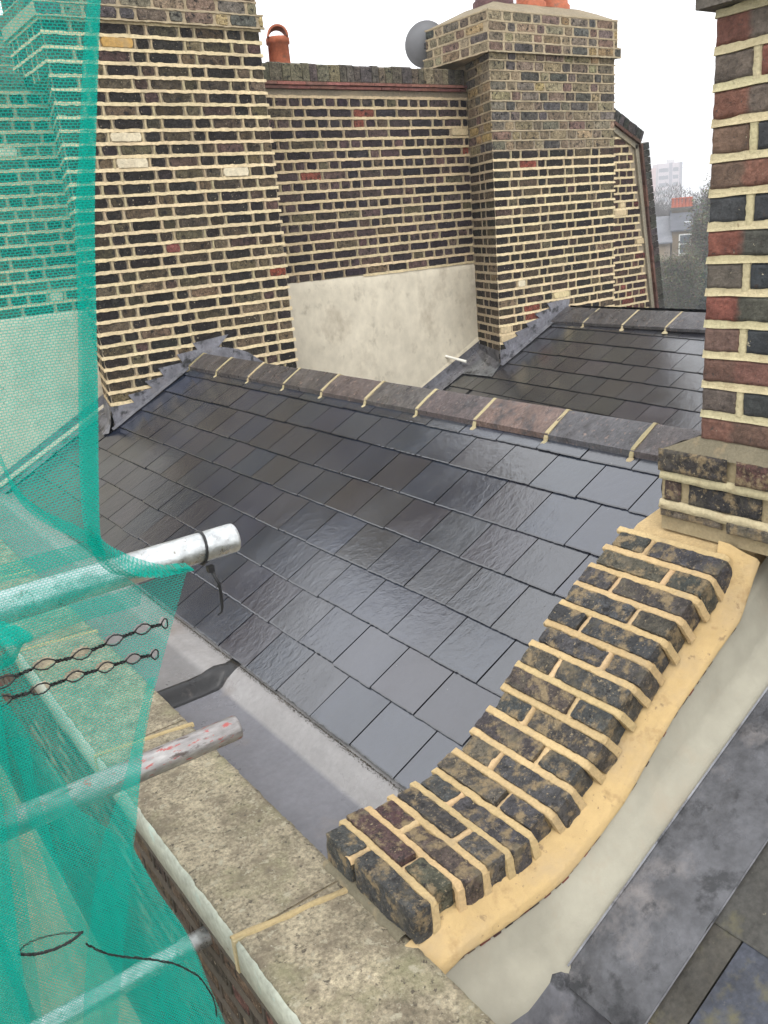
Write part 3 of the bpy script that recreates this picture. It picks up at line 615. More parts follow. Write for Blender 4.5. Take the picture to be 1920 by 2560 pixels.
# stepped lead flashing up the face of the left stack
def flash(parent, steps, y, tail, name='lead_flashing'):
    g = G(); pts = [(x, y, z) for x, z in steps]; low = [(x, y, z) for x, z in tail]
    from mathutils.geometry import tessellate_polygon
    allv = [Vector(p) for p in pts+low]; g.add(allv, [tuple(t) for t in tessellate_polygon([allv])], (0.17, 0.17, 0.19))
    allp = pts+low; n = len(allp)
    g.add([(p[0], p[1]+0.0005, p[2]) for p in allp]+[(p[0], p[1]+0.010, p[2]) for p in allp], [(i, (i+1) % n, (i+1) % n+n, i+n) for i in range(n)], (0.15, 0.15, 0.17))
    return g.make(name, M_LEAD, parent, fix=False)
st1 = [(1.765,-.994),(1.93,-.991),(1.9,-.936),(2.071,-.917),(2.024,-.865),(2.165,-.854),(2.134,-.795),(2.314,-.784),(2.282,-.725),(2.434,-.713),(2.41,-.665),(2.684,-.643),(2.594,-.716),(2.741,-.753),(2.82,-.79)]
flash(roof1, st1, YS-0.016, [(3.0, -0.93), (2.47, -0.76), (2.36, rz(2.36)+0.02), (1.80, rz(1.80)+0.015), (1.775, rz(1.775)+0.015)])
g = G()
D1 = Vector((math.cos(ROOF_A), 0, math.sin(ROOF_A)))
g.grid([[(1.745+0.60*t, YS-0.016, rz(1.745+0.60*t)+0.030) for t in [i/10 for i in range(11)]], [(1.745+0.60*t, YS-0.055-0.003*math.sin(t*17), rz(1.745+0.60*t)+0.0215) for t in [i/10 for i in range(11)]]], (0.15, 0.15, 0.165))
# wrap round the splayed side of the stack and the upstand along the recess
g.grid([[(1.768, YS-0.018, -0.99), (1.768, YS+0.004, -0.99), (1.888, 6.09, -0.99)], [(1.745, YS-0.022, -1.10), (1.742, YS+0.004, -1.10), (1.872, 6.09, -1.08)], [(1.715, YS-0.045, rz(1.715)+0.022), (1.69, YS+0.01, rz(1.69)+0.022), (1.80, 6.09, rz(1.8)+0.022)]], (0.15, 0.15, 0.165), False)
g.grid([[(x, YR-0.03, rz(x)+0.11) for x in (0.9, 1.2, 1.5, 1.9)], [(x, YR-0.034, rz(x)+0.03) for x in (0.9, 1.2, 1.5, 1.9)], [(x, YR-0.14, rz(x)+0.018) for x in (0.9, 1.2, 1.5, 1.9)]], (0.16, 0.16, 0.175), False)
g.make('lead_soaker', M_LEAD, roof1)

roof2 = thing('slate_roof', 'farther dark slate roof slope behind the near ridge, rising to a second clay ridge', 'roof', (5.4, 3.6, -2.4))
A2 = R(23.9); T2 = [-1.12, -0.92, -0.72, -0.56, -0.395, -0.19, 0.035, 0.238, 0.46, 0.65, 0.80]
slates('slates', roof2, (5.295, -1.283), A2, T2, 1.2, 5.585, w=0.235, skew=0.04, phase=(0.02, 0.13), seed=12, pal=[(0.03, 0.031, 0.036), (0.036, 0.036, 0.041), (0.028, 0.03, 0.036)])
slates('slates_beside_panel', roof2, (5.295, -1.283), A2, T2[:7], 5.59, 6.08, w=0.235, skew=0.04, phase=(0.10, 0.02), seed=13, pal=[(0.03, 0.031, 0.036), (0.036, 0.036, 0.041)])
g = G(); sk = lambda y: 0.04*(y-5.6)*math.cos(A2)
g.add([(4.2, 1.2, rz2(4.2)-0.008), (6.18, 1.2, rz2(6.18)-0.008), (6.18, 6.09, rz2(6.18)-0.008), (4.2, 6.09, rz2(4.2)-0.008), (7.7, 1.2, -1.55), (7.7, 6.09, -1.55)], [(0, 1, 2, 3), (1, 4, 5, 2)], (0.02, 0.02, 0.022)); g.make('roof_deck', M_BARK, roof2)
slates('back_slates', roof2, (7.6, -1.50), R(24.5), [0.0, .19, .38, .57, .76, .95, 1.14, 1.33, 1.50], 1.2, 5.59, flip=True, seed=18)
g = G(); 
ridge(roof2, [5.60, 5.18, 4.74, 4.30, 3.86, 3.42, 2.98, 2.54, 2.1, 1.66, 1.22], 5.936, 6.15, 6.33, -0.992, -0.895, -0.975, [(0.06, 0.058, 0.06), (0.066, 0.062, 0.062), (0.058, 0.056, 0.056), (0.075, 0.073, 0.078)], (0.42, 0.36, 0.22), skx=0.035, seed=6)
st2 = [(5.285,-1.144),(5.358,-1.143),(5.329,-1.08),(5.511,-1.047),(5.48,-1.013),(5.64,-.988),(5.624,-.95),(5.795,-.925),(5.728,-.881),(5.928,-.852),(5.894,-.806),(6.079,-.797),(6.196,-.80),(6.176,-.863)]
flash(roof2, st2, YS-0.016, [(6.3, -0.95), (6.15, -0.91), (5.93, rz2(5.93)+0.02), (5.29, rz2(5.29)+0.015)])
g = G()
g.grid([[(5.27+0.68*i/8, YS-0.016, rz2(5.27+0.68*i/8)+0.03) for i in range(9)], [(5.27+0.68*i/8, YS-0.06, rz2(5.27+0.68*i/8)+0.022) for i in range(9)]], (0.15, 0.15, 0.165))
def P2(s, y, l): return (5.295+s*math.cos(A2)-l*math.sin(A2), y, -1.283+s*math.sin(A2)+l*math.cos(A2))
g.add([P2(0.20, 6.06, .016), P2(0.03, 5.60, .016), P2(-0.19, 5.52, .018), P2(-0.20, 5.97, .018)], [(0, 1, 2, 3)], (0.15, 0.155, 0.16))
sdx = Vector((0.19, 0.5, 0)).normalized(); q0 = Vector((5.284, 5.592, 0)); q1 = q0+sdx*0.5
g.grid([[(q0.x-0.01, q0.y-.006, -1.145), (q1.x-0.01, q1.y, -1.13)], [(q0.x-0.014, q0.y-0.008, -1.25), (q1.x-0.014, q1.y, -1.17)], [(q0.x-0.07, q0.y-0.01, rz2(q0.x-.07)+0.022), (q1.x-0.07, q1.y-.02, rz2(q1.x-.07)+0.022)]], (0.10, 0.10, 0.11), False)
n = 14; xs = [4.35+(5.46-4.35)*i/n for i in range(n+1)]
g.grid([[(x, YR-0.048, rz2(x)+0.10) for x in xs], [(x, YR-0.052, rz2(x)+0.03) for x in xs], [(x, YR-0.20, rz2(x)+0.022) for x in xs]], (0.14, 0.14, 0.155), False)
g.make('lead_soaker', M_LEAD, roof2)
g = G(); g.grid([[(4.15, y, -1.79), (4.30, y, -1.80), (4.42, y, -1.79)] for y in (1.2, 3, 6.09)], (0.12, 0.12, 0.13), False); g.make('lead_valley', M_LEAD, roof2)
# small overflow pipe from the cement panel
pv = thing('overflow_pipe', 'thin white plastic overflow pipe poking out of the pale cement panel', 'pipe', (5.07, 6.08, -1.2))
g = G(); a, b = Vector((5.075, 6.10, -1.195)), Vector((5.157, 5.90, -1.248)); g.tube([a, b], 0.0115, 14, caps=False); g.tube([b, a], 0.008, 14, caps=False)
ax = (b-a).normalized(); g.make('pipe', M_WHITEP, pv)
g = G(); g.tube([a+ax*0.13, b-ax*0.0], 0.0135, 14, caps=False); g.lathe(b, [(0.0135, 0), (0.008, 0.0005)], 14, axis=ax); g.make('pipe_socket', M_WHITEP, pv)

# ------------------------------------------------------------------ lead gutter
gut = thing('lead_gutter', 'grey lead gutter with a dark stepped drip between stone coping and wet slates', 'gutter', (0.95, 3.6, -1.7))
def zfl(y): t = min(1, max(0, (y-2.655)/0.045)); return -1.560+0.050*t*t*(3-2*t)
def gutter(nm, ya, yb, col, step):
    g = G(); rows = []; n = max(1, int(round((yb-ya)/step)))
    for i in range(n+1):
        y = ya+(yb-ya)*i/n; zf = zfl(y); w = 0.004*noise.noise((y*4, 0, 3)); e = 0.006*noise.noise((y*5, 2, 3)); k = (zf+1.56)
        rows.append([(0.778, y, zf+0.06), (0.782, y, zf+0.012), (0.80+w, y, zf+0.002), (0.84, y, zf+0.002*noise.noise((y*7, 1, 0))), (0.88, y, zf+0.003*noise.noise((y*6, 1, 0))), (0.93, y, zf+0.002*noise.noise((y*8, 2, 0))), (0.97-k*.3, y, zf+0.003*noise.noise((y*6, 4, 0))), (1.035+e-k*.6, y, zf+0.003),
                     (1.05+e-k*.5, y, zf+0.010), (1.072+e*.6-k*.3, y, zf+0.033-k*.35), (1.105, y, -1.505+0.002*noise.noise((y*20, 1, 1))+k*0.06), (1.122, y, -1.497), (1.15, y, -1.489), (1.3, y, -1.41)])
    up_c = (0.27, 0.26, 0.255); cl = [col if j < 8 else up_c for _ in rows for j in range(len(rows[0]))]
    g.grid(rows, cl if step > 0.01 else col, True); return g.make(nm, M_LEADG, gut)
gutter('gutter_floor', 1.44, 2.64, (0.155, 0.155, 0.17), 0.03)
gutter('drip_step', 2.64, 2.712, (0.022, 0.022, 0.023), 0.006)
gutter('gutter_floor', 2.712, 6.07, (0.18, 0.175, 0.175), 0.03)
g = G(); g.box((0.78, 1.3, -1.9), (1.2, 2.65, -1.60), (0.1, 0.1, 0.1)); g.box((0.78, 2.70, -1.9), (1.2, 6.1, -1.60), (0.1, 0.1, 0.1)); g.make('gutter_board', M_BARK, gut)
# dark grit and moss line under the eave
g = G()
for i in range(6500):
    y = random.uniform(1.5, 5.5); t = random.random()**4; x = 1.127-0.012*t+random.uniform(-.002, .002); z = -1.4925-0.006*t
    r = random.uniform(0.0005, 0.0017); c = random.choice(((0.03, 0.025, 0.02), (0.05, 0.04, 0.025), (0.04, 0.045, 0.02), (0.09, 0.06, 0.04)))
    g.add([(x-r, y, z), (x, y-r*1.5, z), (x+r, y, z), (x, y+r, z), (x, y, z+r)], [(0, 1, 4), (1, 2, 4), (2, 3, 4), (3, 0, 4)], c)
put(g.make('grit', M_BARK, gut), kind='stuff')

# ------------------------------------------------------------------ parapet with stone coping
par = thing('parapet_wall', 'street parapet of dark old brick under a mossy stone coping with a white painted edge', 'wall', (0.65, 2.6, -4))
g = G(); g.box((0.535, -2.0, -4.0), (0.80, 6.1, -1.508), (0.115, 0.095, 0.07)); g.make('wall_core', M_MORTAR, par)
gb, gm = G(), G(); PP = [(4, (0.085, 0.06, 0.042)), (3, (0.05, 0.038, 0.03)), (3, (0.12, 0.082, 0.055)), (1, (0.14, 0.07, 0.05))]
brickface(gb, gm, (0.531, 5.9, 0), -Y3, 6.4, -2.7, -1.512, -X3, -1.515, pal=PP, mcol=(0.075, 0.062, 0.046))
gb.make('brickwork', M_BRICK, par); gm.make('pointing', M_MORTAR, par)
ZC = -1.42
def cop(ya, yb, seed):
    g = G(); gp = G(); n = int((yb-ya)/0.012); rows = []
    e = lambda y, q, s=1.0: s*noise.noise((y*22, q, seed))
    for i in range(n+1):
        y = ya+(yb-ya)*i/n; r = []
        xo = 0.499+0.0035*e(y, 1)+0.002*noise.noise((y*90, 1, seed)); xi = 0.787+0.004*e(y, 2)+0.002*noise.noise((y*80, 9, seed))
        r.append((xo+0.0, y, ZC-0.006))
        for j in range(25):
            t = j/24; x = xo+0.003+(xi-xo-0.006)*t; h = 0.0022*noise.noise((x*16, y*16, seed))+0.0012*noise.noise((x*70, y*70, seed))
            if j in (0, 24): h -= 0.002+0.002*abs(noise.noise((y*60, j, seed)))
            r.append((x, y, ZC+h))
        r.append((xi, y, ZC-0.008)); r.append((xi+0.001, y, ZC-0.085)); r.append((0.80, y, -1.512))
        rows.append(r)
    g.grid(rows, (1, 1, 1), True)
    for rr in (rows[0], rows[-1]): g.add(rr+[(0.5, rr[0][1], -1.505)], [tuple(range(len(rr)+1))])
    st = g.make('coping_stone', M_STONE, par)
    rows = [[], [], [], []]
    for i in range(n+1):
        y = ya+0.001+(yb-ya-0.002)*i/n; k = 0.0018*noise.noise((y*45, 3, seed))+0.001*noise.noise((y*130, 3, seed)); xo = 0.499+0.0035*e(y, 1)
        rows[0].append((xo+0.005+k*1.6, y, ZC+0.0012)); rows[1].append((xo-0.0025, y, ZC-0.004+k)); rows[2].append((0.4955+0.0012*noise.noise((y*9, 5, seed)), y, ZC-0.078)); rows[3].append((0.520, y, ZC-0.084))
    gp.grid(rows, (1, 1, 1), True); gp.make('painted_edge', M_PAINT, st)
yy = [-1.2, -0.35, 0.52, 1.412, 2.318, 3.228, 4.13, 5.03, 6.08]
for i in range(len(yy)-1): cop(yy[i]+0.003, yy[i+1]-0.003, i)
g = G()
for y in yy[1:-1]:
    n = 30; rows = [[], [], [], []]
    for i in range(n+1):
        x = 0.494+(0.792-0.494)*i/n; w = 0.008+0.0035*noise.noise((x*30, y, 0)); yc = y-0.16*(x-0.5)+0.004+0.004*noise.noise((x*12, y, 4))
        rows[0].append((x, yc-w-.001, ZC-0.006)); rows[1].append((x, yc-w*.8, ZC+0.0045)); rows[2].append((x, yc+w*.8, ZC+0.0045)); rows[3].append((x, yc+w+.001, ZC-0.006))
    g.grid(rows, (0.43, 0.33, 0.17), True)
    g.box((0.505, y-0.0035, ZC-0.07), (0.785, y+0.0035, ZC-0.003), (0.20, 0.16, 0.10)); g.box((0.4925, y-0.007, ZC-0.082), (0.52, y+0.007, ZC+0.003), (0.40, 0.33, 0.19))
g.make('mortar_joint', M_NMORT, par)

# ------------------------------------------------------------------ near party wall: bricks on edge climbing in a curve
npw = thing('party_wall', 'low sloping party wall topped by dark bricks on edge with a curved yellow mortar fillet', 'wall', (1.4, 1.3, -2.4))
PROF = [(0.60, -1.334), (0.70, -1.334), (0.80, -1.334), (0.92, -1.338), (1.02, -1.337), (1.12, -1.331), (1.20, -1.300), (1.30, -1.243), (1.40, -1.162), (1.50, -1.082), (1.60, -1.018), (1.70, -0.957), (1.80, -0.897), (1.88, -0.849), (1.98, -0.79)]
def cr(p0, p1, p2, p3, t): return 0.5*((2*p1)+(-p0+p2)*t+(2*p0-5*p1+4*p2-p3)*t*t+(-p0+3*p1-3*p2+p3)*t**3)
fine = []
for i in range(1, len(PROF)-2):
    for k in range(12): t = k/12; fine.append(Vector((cr(*[PROF[i+j][0] for j in (-1, 0, 1, 2)], t), 0, cr(*[PROF[i+j][1] for j in (-1, 0, 1, 2)], t))))
fine.append(Vector((PROF[-2][0], 0, PROF[-2][1])))
cum = [0]
for a, b in zip(fine[:-1], fine[1:]): cum.append(cum[-1]+(b-a).length)
LEN = cum[-1]
def path(s):
    s = max(0, min(LEN-1e-4, s)); i = 0
    while i < len(cum)-2 and cum[i+1] < s: i += 1
    t = (s-cum[i])/(cum[i+1]-cum[i]); p = fine[i].lerp(fine[i+1], t)
    k0, k1 = max(0, i-5), min(len(fine)-1, i+6); d = (fine[k1]-fine[k0]).normalized(); return p, d, Vector((-d.z, 0, d.x))
YF, YN = 1.482, 1.148
random.seed(21)
def block(g, c, ax, ay, az, w, l, h, col, seed, rough=1.0):
    """rough rounded brick: ax*w, ay*l, az*h, as a displaced rounded box"""
    na, nb, nc = 8, max(8, int(l/0.0085)), 6
    hw, hl, hh = w/2, l/2, h/2; rr = 0.0048
    def P(a, b, e):
        v = Vector((a*hw, b*hl, e*hh)); q = Vector((max(-hw+rr, min(hw-rr, v.x)), max(-hl+rr, min(hl-rr, v.y)), max(-hh+rr, min(hh-rr, v.z)))); d = v-q
        if d.length > 1e-9: v = q+d.normalized()*rr
        n1 = noise.noise((v.x*28+seed, v.y*28, v.z*28)); n2 = noise.noise((v.x*75, v.y*75+seed, v.z*75)); n3 = noise.noise((v.x*170, v.y*170, v.z*170+seed))
        o = v.normalized() if v.length else Vector((0, 0, 1)); dd = (d.normalized() if d.length > 1e-9 else Vector((0, 0, 0)))
        chip = max(0, noise.noise((v.x*20+seed*2, v.y*20, v.z*20))-0.25)*0.012*(1 if d.length > 0.004 else 0)
        v = v + dd*((n1*0.0022+n2*0.0022+n3*0.0013)*rough) - dd*chip
        return c + ax*v.x + ay*v.y + az*v.z
    lin = lambda n: [(-1+2*i/n) for i in range(n+1)]
    def face(fn, nu, nv, flip):
        rows = [[fn(u, v) for v in lin(nv)] for u in lin(nu)]; g.grid(rows, col, True)
    face(lambda u, v: P(u, v, 1), na, nb, 0); face(lambda u, v: P(u, -1, v), na, nc, 0); face(lambda u, v: P(u, 1, v), na, nc, 0)
    face(lambda u, v: P(-1, u, v), nb, nc, 0); face(lambda u, v: P(1, u, v), nb, nc, 0)
gb = G(); gm = G()
gm2 = G()
NR = 17; s0 = 0.066; rowp = (LEN-0.045-s0)/NR; print('ROWP', rowp, LEN)
PN = [(46, (0.060, 0.060, 0.061)), (24, (0.075, 0.071, 0.066)), (10, (0.085, 0.062, 0.057)), (5, (0.095, 0.052, 0.048)), (12, (0.10, 0.09, 0.068))]
MS = (0.50, 0.365, 0.185)
for k in range(NR):
    s = s0+(k+0.5)*rowp; p, d, n = path(s)
    short_far = (k % 2 == 0)
    ls = [0.102, 0.216] if short_far else [0.212, 0.105]
    y = YF+random.uniform(-0.014, 0.010); jog = random.uniform(-0.002, 0.003)
    for i, l in enumerate(ls):
        yc = y-l/2; y -= l+0.016
        c = pick(PN)
        block(gb, p+Y3*yc-n*(0.0400-jog), d, Y3, n, rowp-0.0185+random.uniform(-.002, .002), l, 0.085, c, k*7.3+i*3)
    # cross joint between the two bricks
    yj = YF-ls[0]-0.008
    rows = []
    for q in range(8):
        a = (q/7-0.5)*(rowp-0.012); rows.append([p+d*a+Y3*(yj+dy+0.003*noise.noise((q*.6, k, dy*90)))-n*(h_+0.001*noise.noise((q, k, 2))) for dy, h_ in ((-0.014, 0.014), (-0.010, 0.0045), (0, 0.0015), (0.010, 0.0045), (0.014, 0.014))])
    gm.grid(rows, jit((0.52, 0.37, 0.20), .08), True)
for k in range(1, NR+1):
    s = s0+k*rowp; p, d, n = path(s); rows = []; ny = 60; w = 0.0100
    for q in range(ny+1):
        y = YF+0.006-(YF+0.006-YN+0.004)*q/ny
        wv = 0.0018*noise.noise((y*16, k*2.3, 0)); o1 = 0.0020*noise.noise((y*34, k*2.3, 5))+0.0022*noise.noise((y*95, k*2.3, 5)); o2 = 0.0020*noise.noise((y*34, k*2.3, 9))+0.0022*noise.noise((y*95, k*2.3, 9)); hh = -0.0008+0.0022*noise.noise((y*18, k*2.3, 3))+0.0008*noise.noise((y*80, k, 3))
        dn = 0.012*max(0, (q-ny+2)/2)**1.5 if q > ny-2 else 0
        rows.append([p+Y3*y+d*(a+wv+o)+n*(h_-dn) for a, h_, o in ((-w-0.002, -0.012, 0), (-w, hh-0.0012, o1), (-w*.75, hh+0.001, o1), (w*.7, hh-0.0005, o2), (w, hh-0.0030, o2), (w+0.002, -0.012, 0))])
    for t in range(1, 9):    # bead runs down the near face of the wall
        y = YN-0.004-0.001*t; wv = 0.002*noise.noise((t*.7, k*2.3, 1))
        rows.append([p+Y3*(y-(0.000 if 0 < j < 5 else -0.008))+d*(a+wv)+n*(-0.003-0.0095*t) for j, a in enumerate((-w-0.002, -w, -w*.75, w*.7, w, w+0.002))])
    gm.grid(rows, jit(MS, .06), False)
gb.make('brick_coping', M_NBRICK, npw); gm.make('pointing', M_NMORT, npw)
# core of the wall below the bricks
g = G(); top = [path(s0+0.035+(LEN-s0-0.035)*i/40) for i in range(41)]
pl = [(p+n*-0.022).xz for p, d, n in top]; pl = [(a[0], a[1]) for a in pl]
g.prism([(x, 1.165, z) for x, z in pl]+[(2.6, 1.165, -0.72), (2.6, 1.165, -2.4), (0.81, 1.165, -2.4)], (0, 0.295, 0), MS)
g.make('wall_core', M_NMORT, npw)
# mortar bedding between coping stone and the first brick
g = G(); rows = []
for i in range(20):
    y = 1.475-0.30*i/19; k = 0.007*noise.noise((y*34, 0, 0))+0.004*noise.noise((y*90, 0, 0)); rows.append([(0.760+k, y, ZC+0.0005), (0.763+k, y, ZC+0.009+k*.5), (0.768+k*.5, y, ZC+0.012+k*.3), (0.780, y, ZC+0.013), (0.83, y, ZC+0.013)])
g.grid(rows, (0.17, 0.15, 0.10), True); g.make('bedding', M_NMORT, npw)
# curved yellow fillet
g = G(); rows = []; ns = 150
for i in range(ns+1):
    s = 0.066+(LEN-0.004-0.066)*i/ns; p, d, n = path(s)
    sl_ = max(0, min(1, (p.x-1.15)/0.25)); up = 0.058+0.030*sl_; wv = 0.005*noise.noise((s*9, 0, 0)); wv2 = 0.006*noise.noise((s*7, 5, 0))+0.003*noise.noise((s*30, 5, 0)); top_w = max(0, (p.x-1.76)/0.12)
    up -= 0.085*min(1, top_w); up += 0.03*max(0, 1-(s-0.066)/0.10); r = []
    tw_ = min(1, top_w); sect = [(1.162+0.03*tw_, up-0.002-0.010*tw_), (1.146+wv*.5+0.015*tw_, up+wv*.5-0.010*tw_), (1.132, up+0.012+wv*.3), (1.118, up+0.026), (1.099, up+0.034+wv2*.4), (1.0925, up+0.040+wv*.5+wv2*.3), (1.0905, up+0.053+wv2), (1.0875, up+0.058+wv2), (1.091, up+0.064+wv2), (1.104, up+0.067+wv2)]
    for y, o in sect:
        o = up+(o-up)*(1-0.45*sl_) if o > up else o
        b_ = 0.0012*noise.noise((s*40, y*60, 3))
        r.append(p+Y3*y-n*(o+b_))
    rows.append(r)
g.grid(rows, (0.50, 0.355, 0.165), True)
FIL = M_NMORT.copy(); FIL.name = 'yellow_fillet_mortar'
g.make('mortar_fillet', mat('fillet_mortar', attr=True, rough=0.8, n1=(7, 0.08), n2=(40, 0.06), bump=(70, 0.003), bump2=(14, 0.004), blotch=[(5, (0.43, 0.32, 0.18), 0.48, 0.2), (14, (0.37, 0.25, 0.115), 0.57, 0.12), (40, (0.30, 0.21, 0.11), 0.62, 0.06), (90, (0.14, 0.09, 0.055), 0.685, 0.015)]), npw)
bpy.data.materials.remove(FIL)
# broken red tile edge under the fillet
g = G(); s = 0.08
while s < LEN-0.16:
    w = random.uniform(0.006, 0.018); p, d, n = path(s); sl_ = max(0, min(1, (p.x-1.15)/0.25)); up = 0.058+0.030*sl_+0.058*(1-0.45*sl_)+0.002
    a = p-n*(up+random.uniform(0.006, 0.013))+Y3*(1.094+random.uniform(-0.003, 0.002))
    if noise.noise((s*6, 3, 3)) > -0.25: g.obox(a, d*w*1.3, Y3*0.03, n*random.uniform(0.006, 0.011), jit(random.choice(((0.07, 0.03, 0.026), (0.045, 0.03, 0.026), (0.16, 0.05, 0.035), (0.10, 0.07, 0.05))), 0.2))
    s += w
g.make('tile_creasing', M_TILE, npw)
# grey render on the near side
NA = R(27.6)
def zn(x): return -1.578+(x-1.087)*math.tan(NA)
g = G(); rows = []; nx = 110
for i in range(nx+1):
    x = 0.786+(2.4-0.786)*i/nx
    best = min(range(len(fine)), key=lambda q: abs(fine[q].x-x)) if x < 1.87 else len(fine)-1
    zt = fine[best].z if x >= 0.80 else -1.334
    if x > 1.87: zt = fine[-1].z+(x-1.87)*0.6
    sl_ = max(0, min(1, (x-1.15)/0.25)); up = (0.058+0.030*sl_+0.058*(1-0.45*sl_))*(1+0.20*sl_)
    t0 = zt-up; zl = zn(x) if x > 1.087 else -1.578+(1.087-x)*0.10
    k = 0.003*noise.noise((x*7, 0, 0)); t0 -= 0.004; r = [(x, 1.130, t0+0.006)]
    for j in range(9): v = j/8; z = t0+(zl+0.050-t0)*v; r.append((x, 1.104-0.036*v+0.003*noise.noise((x*9, z*9, 1))+0.0015*noise.noise((x*40, z*30, 1)), z))
    r += [(x, 1.060+k, zl+0.042+k), (x, 1.028+k, zl+0.019+k), (x, 1.000, zl+0.003), (x, 0.99, zl-0.02)]
    rows.append(r)
g.grid(rows, (0.33, 0.312, 0.248), True); g.make('cement_render', M_RENDER, npw)

# ------------------------------------------------------------------ neighbour's roof nearest the camera
nr = thing('slate_roof', 'weathered mossy slates with a wide lead flashing, lowest right corner of the scene', 'roof', (1.5, 0.6, -2.4))
DN = Vector((math.cos(NA), 0, math.sin(NA))); NN = Vector((-math.sin(NA), 0, math.cos(NA)))
def PN_(s, y, l): return Vector((1.087, 0, -1.578))+DN*s+NN*l+Y3*y
g = G(); rows = []
for i in range(120):
    s = -0.03+2.0*i/119; r = []
    for j in range(15):
        t = j/14; y = 1.006-0.201*t; dr = 0.0055 if ((s % 0.262) > 0.02) else 0.0; dr = 0.011*(1-min(1, ((s+0.03) % 0.262)/0.07))+0.004*(((s+0.03) % 0.262) > 0.19)
        l = 0.010+dr*min(1, max(0, (t-0.35)*6))+0.002*noise.noise((s*9, y*14, 0))+0.0012*noise.noise((s*30, y*30, 0)); l += 0.004*math.exp(-((t-0.38)/0.03)**2)
        if s < 0.03: l -= (0.03-s)*0.55*(0.3+t)
        r.append(PN_(s, y+0.002*noise.noise((s*5, j, 0)), l))
    rows.append(r)
g.grid(rows, (0.088, 0.089, 0.096), True); lf = g.make('lead_flashing', M_LEAD, nr)
g = G(); rows = [[PN_(s, 0.805+dy, l) for s in [i*0.06-0.02 for i in range(34)]] for dy, l in ((0.0, 0.016), (-0.0015, 0.012), (0.004, 0.006))]; g.grid(rows, (0.17, 0.17, 0.185), False)
rows = [[PN_(s, 1.0+dy, l) for s in [i*0.06-0.0 for i in range(34)]] for dy, l in ((0.001, 0.0125), (0.004, 0.016), (0.006, 0.012))]; g.grid(rows, (0.22, 0.225, 0.24), False); g.make('lead_edge', M_LEAD, lf)
random.seed(31)
g = G()
def nslate(s0, s1, y0, y1, col, lift=0.013):
    n = max(2, int((y1-y0)/0.02)); top = []; mid = []; low = []; bo = []; sd_ = random.random()*30
    for i in range(n+1):
        y = y0+(y1-y0)*i/n; e = 0.0012*noise.noise((y*60, sd_, 0))
        top.append(PN_(s1+0.03, y, 0.0)); mid.append(PN_(s0+0.004+e, y, lift-0.006)); low.append(PN_(s0+e, y, lift-0.0085)); bo.append(PN_(s0+0.001+e, y, lift-0.016))
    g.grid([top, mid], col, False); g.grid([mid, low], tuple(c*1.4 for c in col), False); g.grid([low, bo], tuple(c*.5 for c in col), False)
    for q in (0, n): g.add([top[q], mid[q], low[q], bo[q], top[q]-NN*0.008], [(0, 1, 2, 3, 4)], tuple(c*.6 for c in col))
MC = [(0.055, 0.050, 0.040), (0.062, 0.055, 0.046), (0.05, 0.048, 0.042)]
for k in range(0, 7):
    s0_ = 0.262*k + 0.018*(k == 0); yj = 0.742 if k % 2 == 0 else 0.60
    ys = [0.99, yj]
    while ys[-1] > -1.2: ys.append(ys[-1]-0.275)
    for a, b in zip(ys[:-1], ys[1:]):
        nslate(s0_, 0.262*(k+1), b+0.002, a-0.002, random.choice(MC) if not (k == 0 and a == yj) else (0.045, 0.050, 0.065))
g.make('slates', M_OSLATE, nr, fix=False)
g = G(); g.add([PN_(0.03, 1.0, -0.02), PN_(2.0, 1.0, -0.02), PN_(2.0, -1.4, -0.02), PN_(0.03, -1.4, -0.02)], [(0, 1, 2, 3)], (0.03, 0.03, 0.03)); g.make('roof_deck', M_BARK, nr)
# lead apron into the neighbour's gutter
g = G(); rows = []
for i in range(16):
    x = 0.788+(1.13-0.788)*i/15; q = 0.004*noise.noise((x*14, 0, 0)); zt = -1.565+0.02*max(0, (x-1.05)/0.08)*-1
    rows.append([(x, 1.012, zt+q), (x, 1.0, zt-0.004+q), (x, 0.975, zt-0.040+q), (x, 0.945, zt-0.075), (x, 0.925+q, zt-0.088), (x, 0.90-0.03*math.sin(i/15*3)+q, zt-0.090), (x, 0.895-0.03*math.sin(i/15*3)+q, zt-0.098)])
g.grid(rows, (0.10, 0.10, 0.11), True); g.make('lead_apron', M_LEAD, nr)
g = G(); g.box((0.78, -1.4, -1.9), (1.12, 1.0, -1.668), (0.07, 0.062, 0.04)); g.make('gutter_sole', M_OSLATE, nr)
# outlines of the netting, metres
HEM_R = [(0.457, 1.17, 0.319), (0.45, 1.17, 0.293), (0.434, 1.17, 0.225), (0.413, 1.17, 0.132), (0.392, 1.17, 0.031), (0.371, 1.17, -0.089), (0.353, 1.17, -0.195), (0.333, 1.17, -0.304), (0.321, 1.17, -0.378), (0.323, 1.17, -0.412)]
HEM_L = [(0.441, 1.17, 0.318), (0.433, 1.17, 0.291), (0.414, 1.17, 0.224), (0.392, 1.17, 0.133), (0.367, 1.17, 0.033), (0.347, 1.17, -0.086), (0.327, 1.17, -0.19), (0.308, 1.17, -0.298), (0.3, 1.17, -0.372), (0.307, 1.17, -0.407)]
ARC = [(0.196, 1.16, -0.195), (0.214, 1.16, -0.246), (0.221, 1.16, -0.283), (0.235, 1.16, -0.313), (0.256, 1.16, -0.337), (0.284, 1.16, -0.36), (0.308, 1.16, -0.384)]
GATH_T = [(0.307, 1.13, -0.36), (0.316, 1.13, -0.378), (0.326, 1.13, -0.394), (0.343, 1.13, -0.411), (0.369, 1.13, -0.43), (0.402, 1.13, -0.45), (0.435, 1.13, -0.459)]
